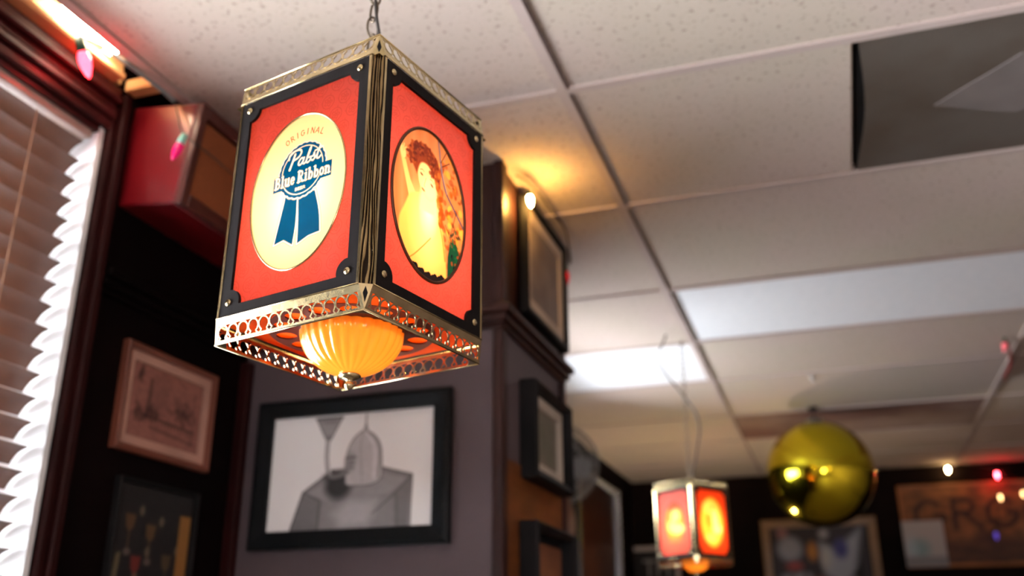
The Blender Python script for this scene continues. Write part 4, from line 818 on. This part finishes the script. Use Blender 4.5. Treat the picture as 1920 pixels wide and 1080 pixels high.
# wall fan
fo = Vector((-1.245, 4.5, 2.33)); fan = empty('wall_fan', fo, 'grey caged fan with a blue badge on the left wall behind the pier', 'fan'); ax = Vector((.45, -1, -.12)).normalized()
fq = Vector((0,0,1)).rotation_difference(ax).to_matrix(); fan.rotation_euler = fq.to_euler(); gm = mat('fan_grey', (.13,.12,.115), .5)
cg = MB()
for r, z in ((.19, 0), (.175, .035), (.14, .055), (.10, .064), (.06, .068), (.175, -.035), (.13, -.055)): cg.tube([(r*math.cos(a), r*math.sin(a), z) for a in np.linspace(0, 2*PI, 40, endpoint=False)], .0035, 5, closed=True)
for k in range(30):
    a = 2*PI*k/30; cg.tube([(r*math.cos(a), r*math.sin(a), z) for r, z in ((.04, .069), (.10, .064), (.14, .055), (.175, .035), (.19, 0), (.175, -.035), (.13, -.055), (.05, -.062))], .0018, 4)
cg.obj('cage', gm, fan)
for k in range(4):
    a = PI/2*k+.3; ca, sa = math.cos(a), math.sin(a); R2 = lambda x, y, z: (x*ca-y*sa, x*sa+y*ca, z)
    MB().prism([(.02,-.02),(.10,-.065),(.155,-.045),(.160,.03),(.10,.06),(.02,.02)], lambda u, v, d: R2(u, v, v*.25+d), -.0015, .0015).obj('blade', mat('fan_blade', (.15,.14,.135), .5), fan)
MB().lathe([(0,.074), (.034,.072), (.038,.066), (.036,.058), (0,.056)], (0,0,0), 18).obj('badge', mat('blue_badge', (.06,.16,.45), .35), fan)
MB().lathe([(0,-.19), (.045,-.185), (.06,-.15), (.06,-.065), (.03,-.03), (0,-.03)], (0,0,0), 18).obj('motor', gm, fan)
inv = Matrix.Translation(fo)@fq.to_4x4()
o = MB().tube([tuple(p) for p in spl([(-1.29,4.66,2.32),(-1.27,4.66,2.20),(-1.235,4.63,2.08),(-1.245,4.62,1.95),(-1.29,4.62,1.75),(-1.34,4.62,1.6)], 8)], .022, 10).obj('arm', mat('fan_arm', (.16,.08,.045), .5), fan); o.matrix_parent_inverse = inv.inverted()
o = MB().cbox((-1.357,4.57,1.50), (-1.32,4.68,1.70), .004).obj('wall_bracket', M['black'], fan); o.matrix_parent_inverse = inv.inverted()
# orange wooden beam end behind the pier
tag(MB().cbox((XW+.002, 3.2, 1.86), (-.93, 3.27, 1.93), .006).obj('wooden_beam', M['orangewood']), 'orange wooden beam reaching from the left wall behind the pier', 'beam')
# mirror with beaded silver frame
mr = empty('wall_mirror', (XW, 5.70, 1.90), 'dark mirror in a beaded silver frame on the left wall at the back', 'mirror')
a, b = .52, .555
MB().cbox((.004, -a+.03, -b+.03), (.012, a-.03, b-.03), .002).obj('glass', mat('dark_mirror', (.016,.004,.002), .3, c2=(.03,.008,.003), scale=3), mr)
fr = MB()
for q in ((-a,-b,a,-b+.04), (-a,b-.04,a,b), (-a,-b+.04,-a+.04,b-.04), (a-.04,-b+.04,a,b-.04)): fr.cbox((.002, q[0], q[1]), (.026, q[2], q[3]), .004)
fr.obj('frame', mat('silver_frame', (.55,.56,.60), .25, 1), mr)
bm_ = MB().lathe([(.017*math.cos(x), .017*math.sin(x)) for x in np.linspace(-PI/2, PI/2, 7)], (0,0,0), 10).mesh('bead'); sm_ = mat('silver_bead', (.75,.76,.80), .18, 1)
for k in range(26): link('bead', bm_, sm_, mr, loc=(.028, a-.02, b-.02-k*.0424)); 
for k in range(1, 25): link('bead', bm_, sm_, mr, loc=(.028, a-.02-k*.0424, b-.02))
# back wall items
def poster_small():
    cv = Canvas(-.145, .145, -.26, .26, .006, (.012,.012,.014)); text(cv, 'TH', -.075, .10, .11, CAP, (.33,.32,.34)); text(cv, 'E', -.03, -.06, .10, CAP, (.3,.3,.32)); return cv
picture('picture_frame', (-1.225, YB, 1.860), 'y', .36, .60, .030, .02, mat('white_frame', (.55,.47,.45), .4), poster_small(), 'white framed black poster on the back wall behind the far lantern')
def collage():
    cv = Canvas(-.30, .30, -.31, .31, .006, (.035,.028,.035)); rng = random.Random(8)
    cv.ell(-.23,.27,.035,.04,(.26,.12,.12), soft=.03); cv.ell(-.19,.17,.075,.075,(.28,.29,.34), soft=.05); cv.ell(-.17,.06,.05,.03,(.30,.06,.06), soft=.03); cv.ell(-.20,-.03,.06,.04,(.28,.29,.34), soft=.04)
    cv.ell(-.05,.15,.030,.055,(.45,.18,.03), soft=.03); cv.ell(.03,.26,.03,.03,(.30,.29,.32), soft=.03)
    cv.poly([(.0,.2),(.10,.16),(.26,.28),(.20,.0),(.10,-.12),(.02,.0)], (.36,.38,.44), .9, soft=.05); cv.ell(.13,.16,.045,.06,(.05,.05,.20), soft=.04); cv.ell(.03,.10,.03,.06,(.42,.40,.38), soft=.04)
    cv.poly([(.14,-.05),(.26,.08),(.26,-.2),(.12,-.2)], (.01,.01,.01), soft=.02)
    for i in range(30): cv.ell(rng.uniform(-.28,.28), rng.uniform(-.3,.0), .03, .02, rng.choice([(.3,.3,.35),(.05,.04,.05),(.25,.08,.06)]), .6, rng.uniform(0,3), soft=.02)
    return cv
picture('picture_frame', (-.121, YB, 1.94), 'y', .73, .72, .055, .03, mat('brown_frame', (.22,.12,.055), .45), collage(), 'brown framed collage poster on the back wall under the gold ball')
def board():
    cv = Canvas(-.55, .55, -.262, .262, .007, (.27,.095,.025)); 
    cv.noise(.9, 7); dk = (.030,.008,.004)
    cv.c *= .75; text(cv, 'GRGO', -.50, -.03, .19, CAP, dk, sx=1.22)
    cv.poly([(-.54,-.26),(.2,-.26),(.2,-.12),(-.1,-.05),(-.2,-.10),(-.54,-.06)], (.05,.016,.008), .8, soft=.05); cv.poly([(.3,-.2),(.55,-.2),(.55,-.1),(.4,-.13)], (.42,.17,.03), .8, soft=.05); cv.noise(.5, 12); return cv
picture('sign_board', (.965, YB, 2.225), 'y', 1.13, .515, .018, .018, M['orangewood'], board(), 'orange brown wooden board with large dark letters on the back wall', cat='sign')
ps = Canvas(-.122, .122, -.142, .142, .005, (.42,.36,.34)); ps.ell(-.03,-.03,.06,.06,(.20,.30,.30), .9, soft=.05); ps.ell(-.08,-.03,.03,.06,(.36,.42,.48), .8, soft=.04); ps.poly([(-.122,-.142),(.122,-.142),(.122,-.08),(-.122,-.075)], (.22,.20,.20), soft=.02)
o = link('paper_notice', ps.mesh('paper_notice', lambda u, v: Vector((u, 0, v))), artmat('paper_ink'), loc=(.517, YB-.052, 2.110)); o.modifiers.new('t', 'SOLIDIFY').thickness = .003
tag(o, 'pale paper notice with a teal picture pinned to the lettered board', 'paper')
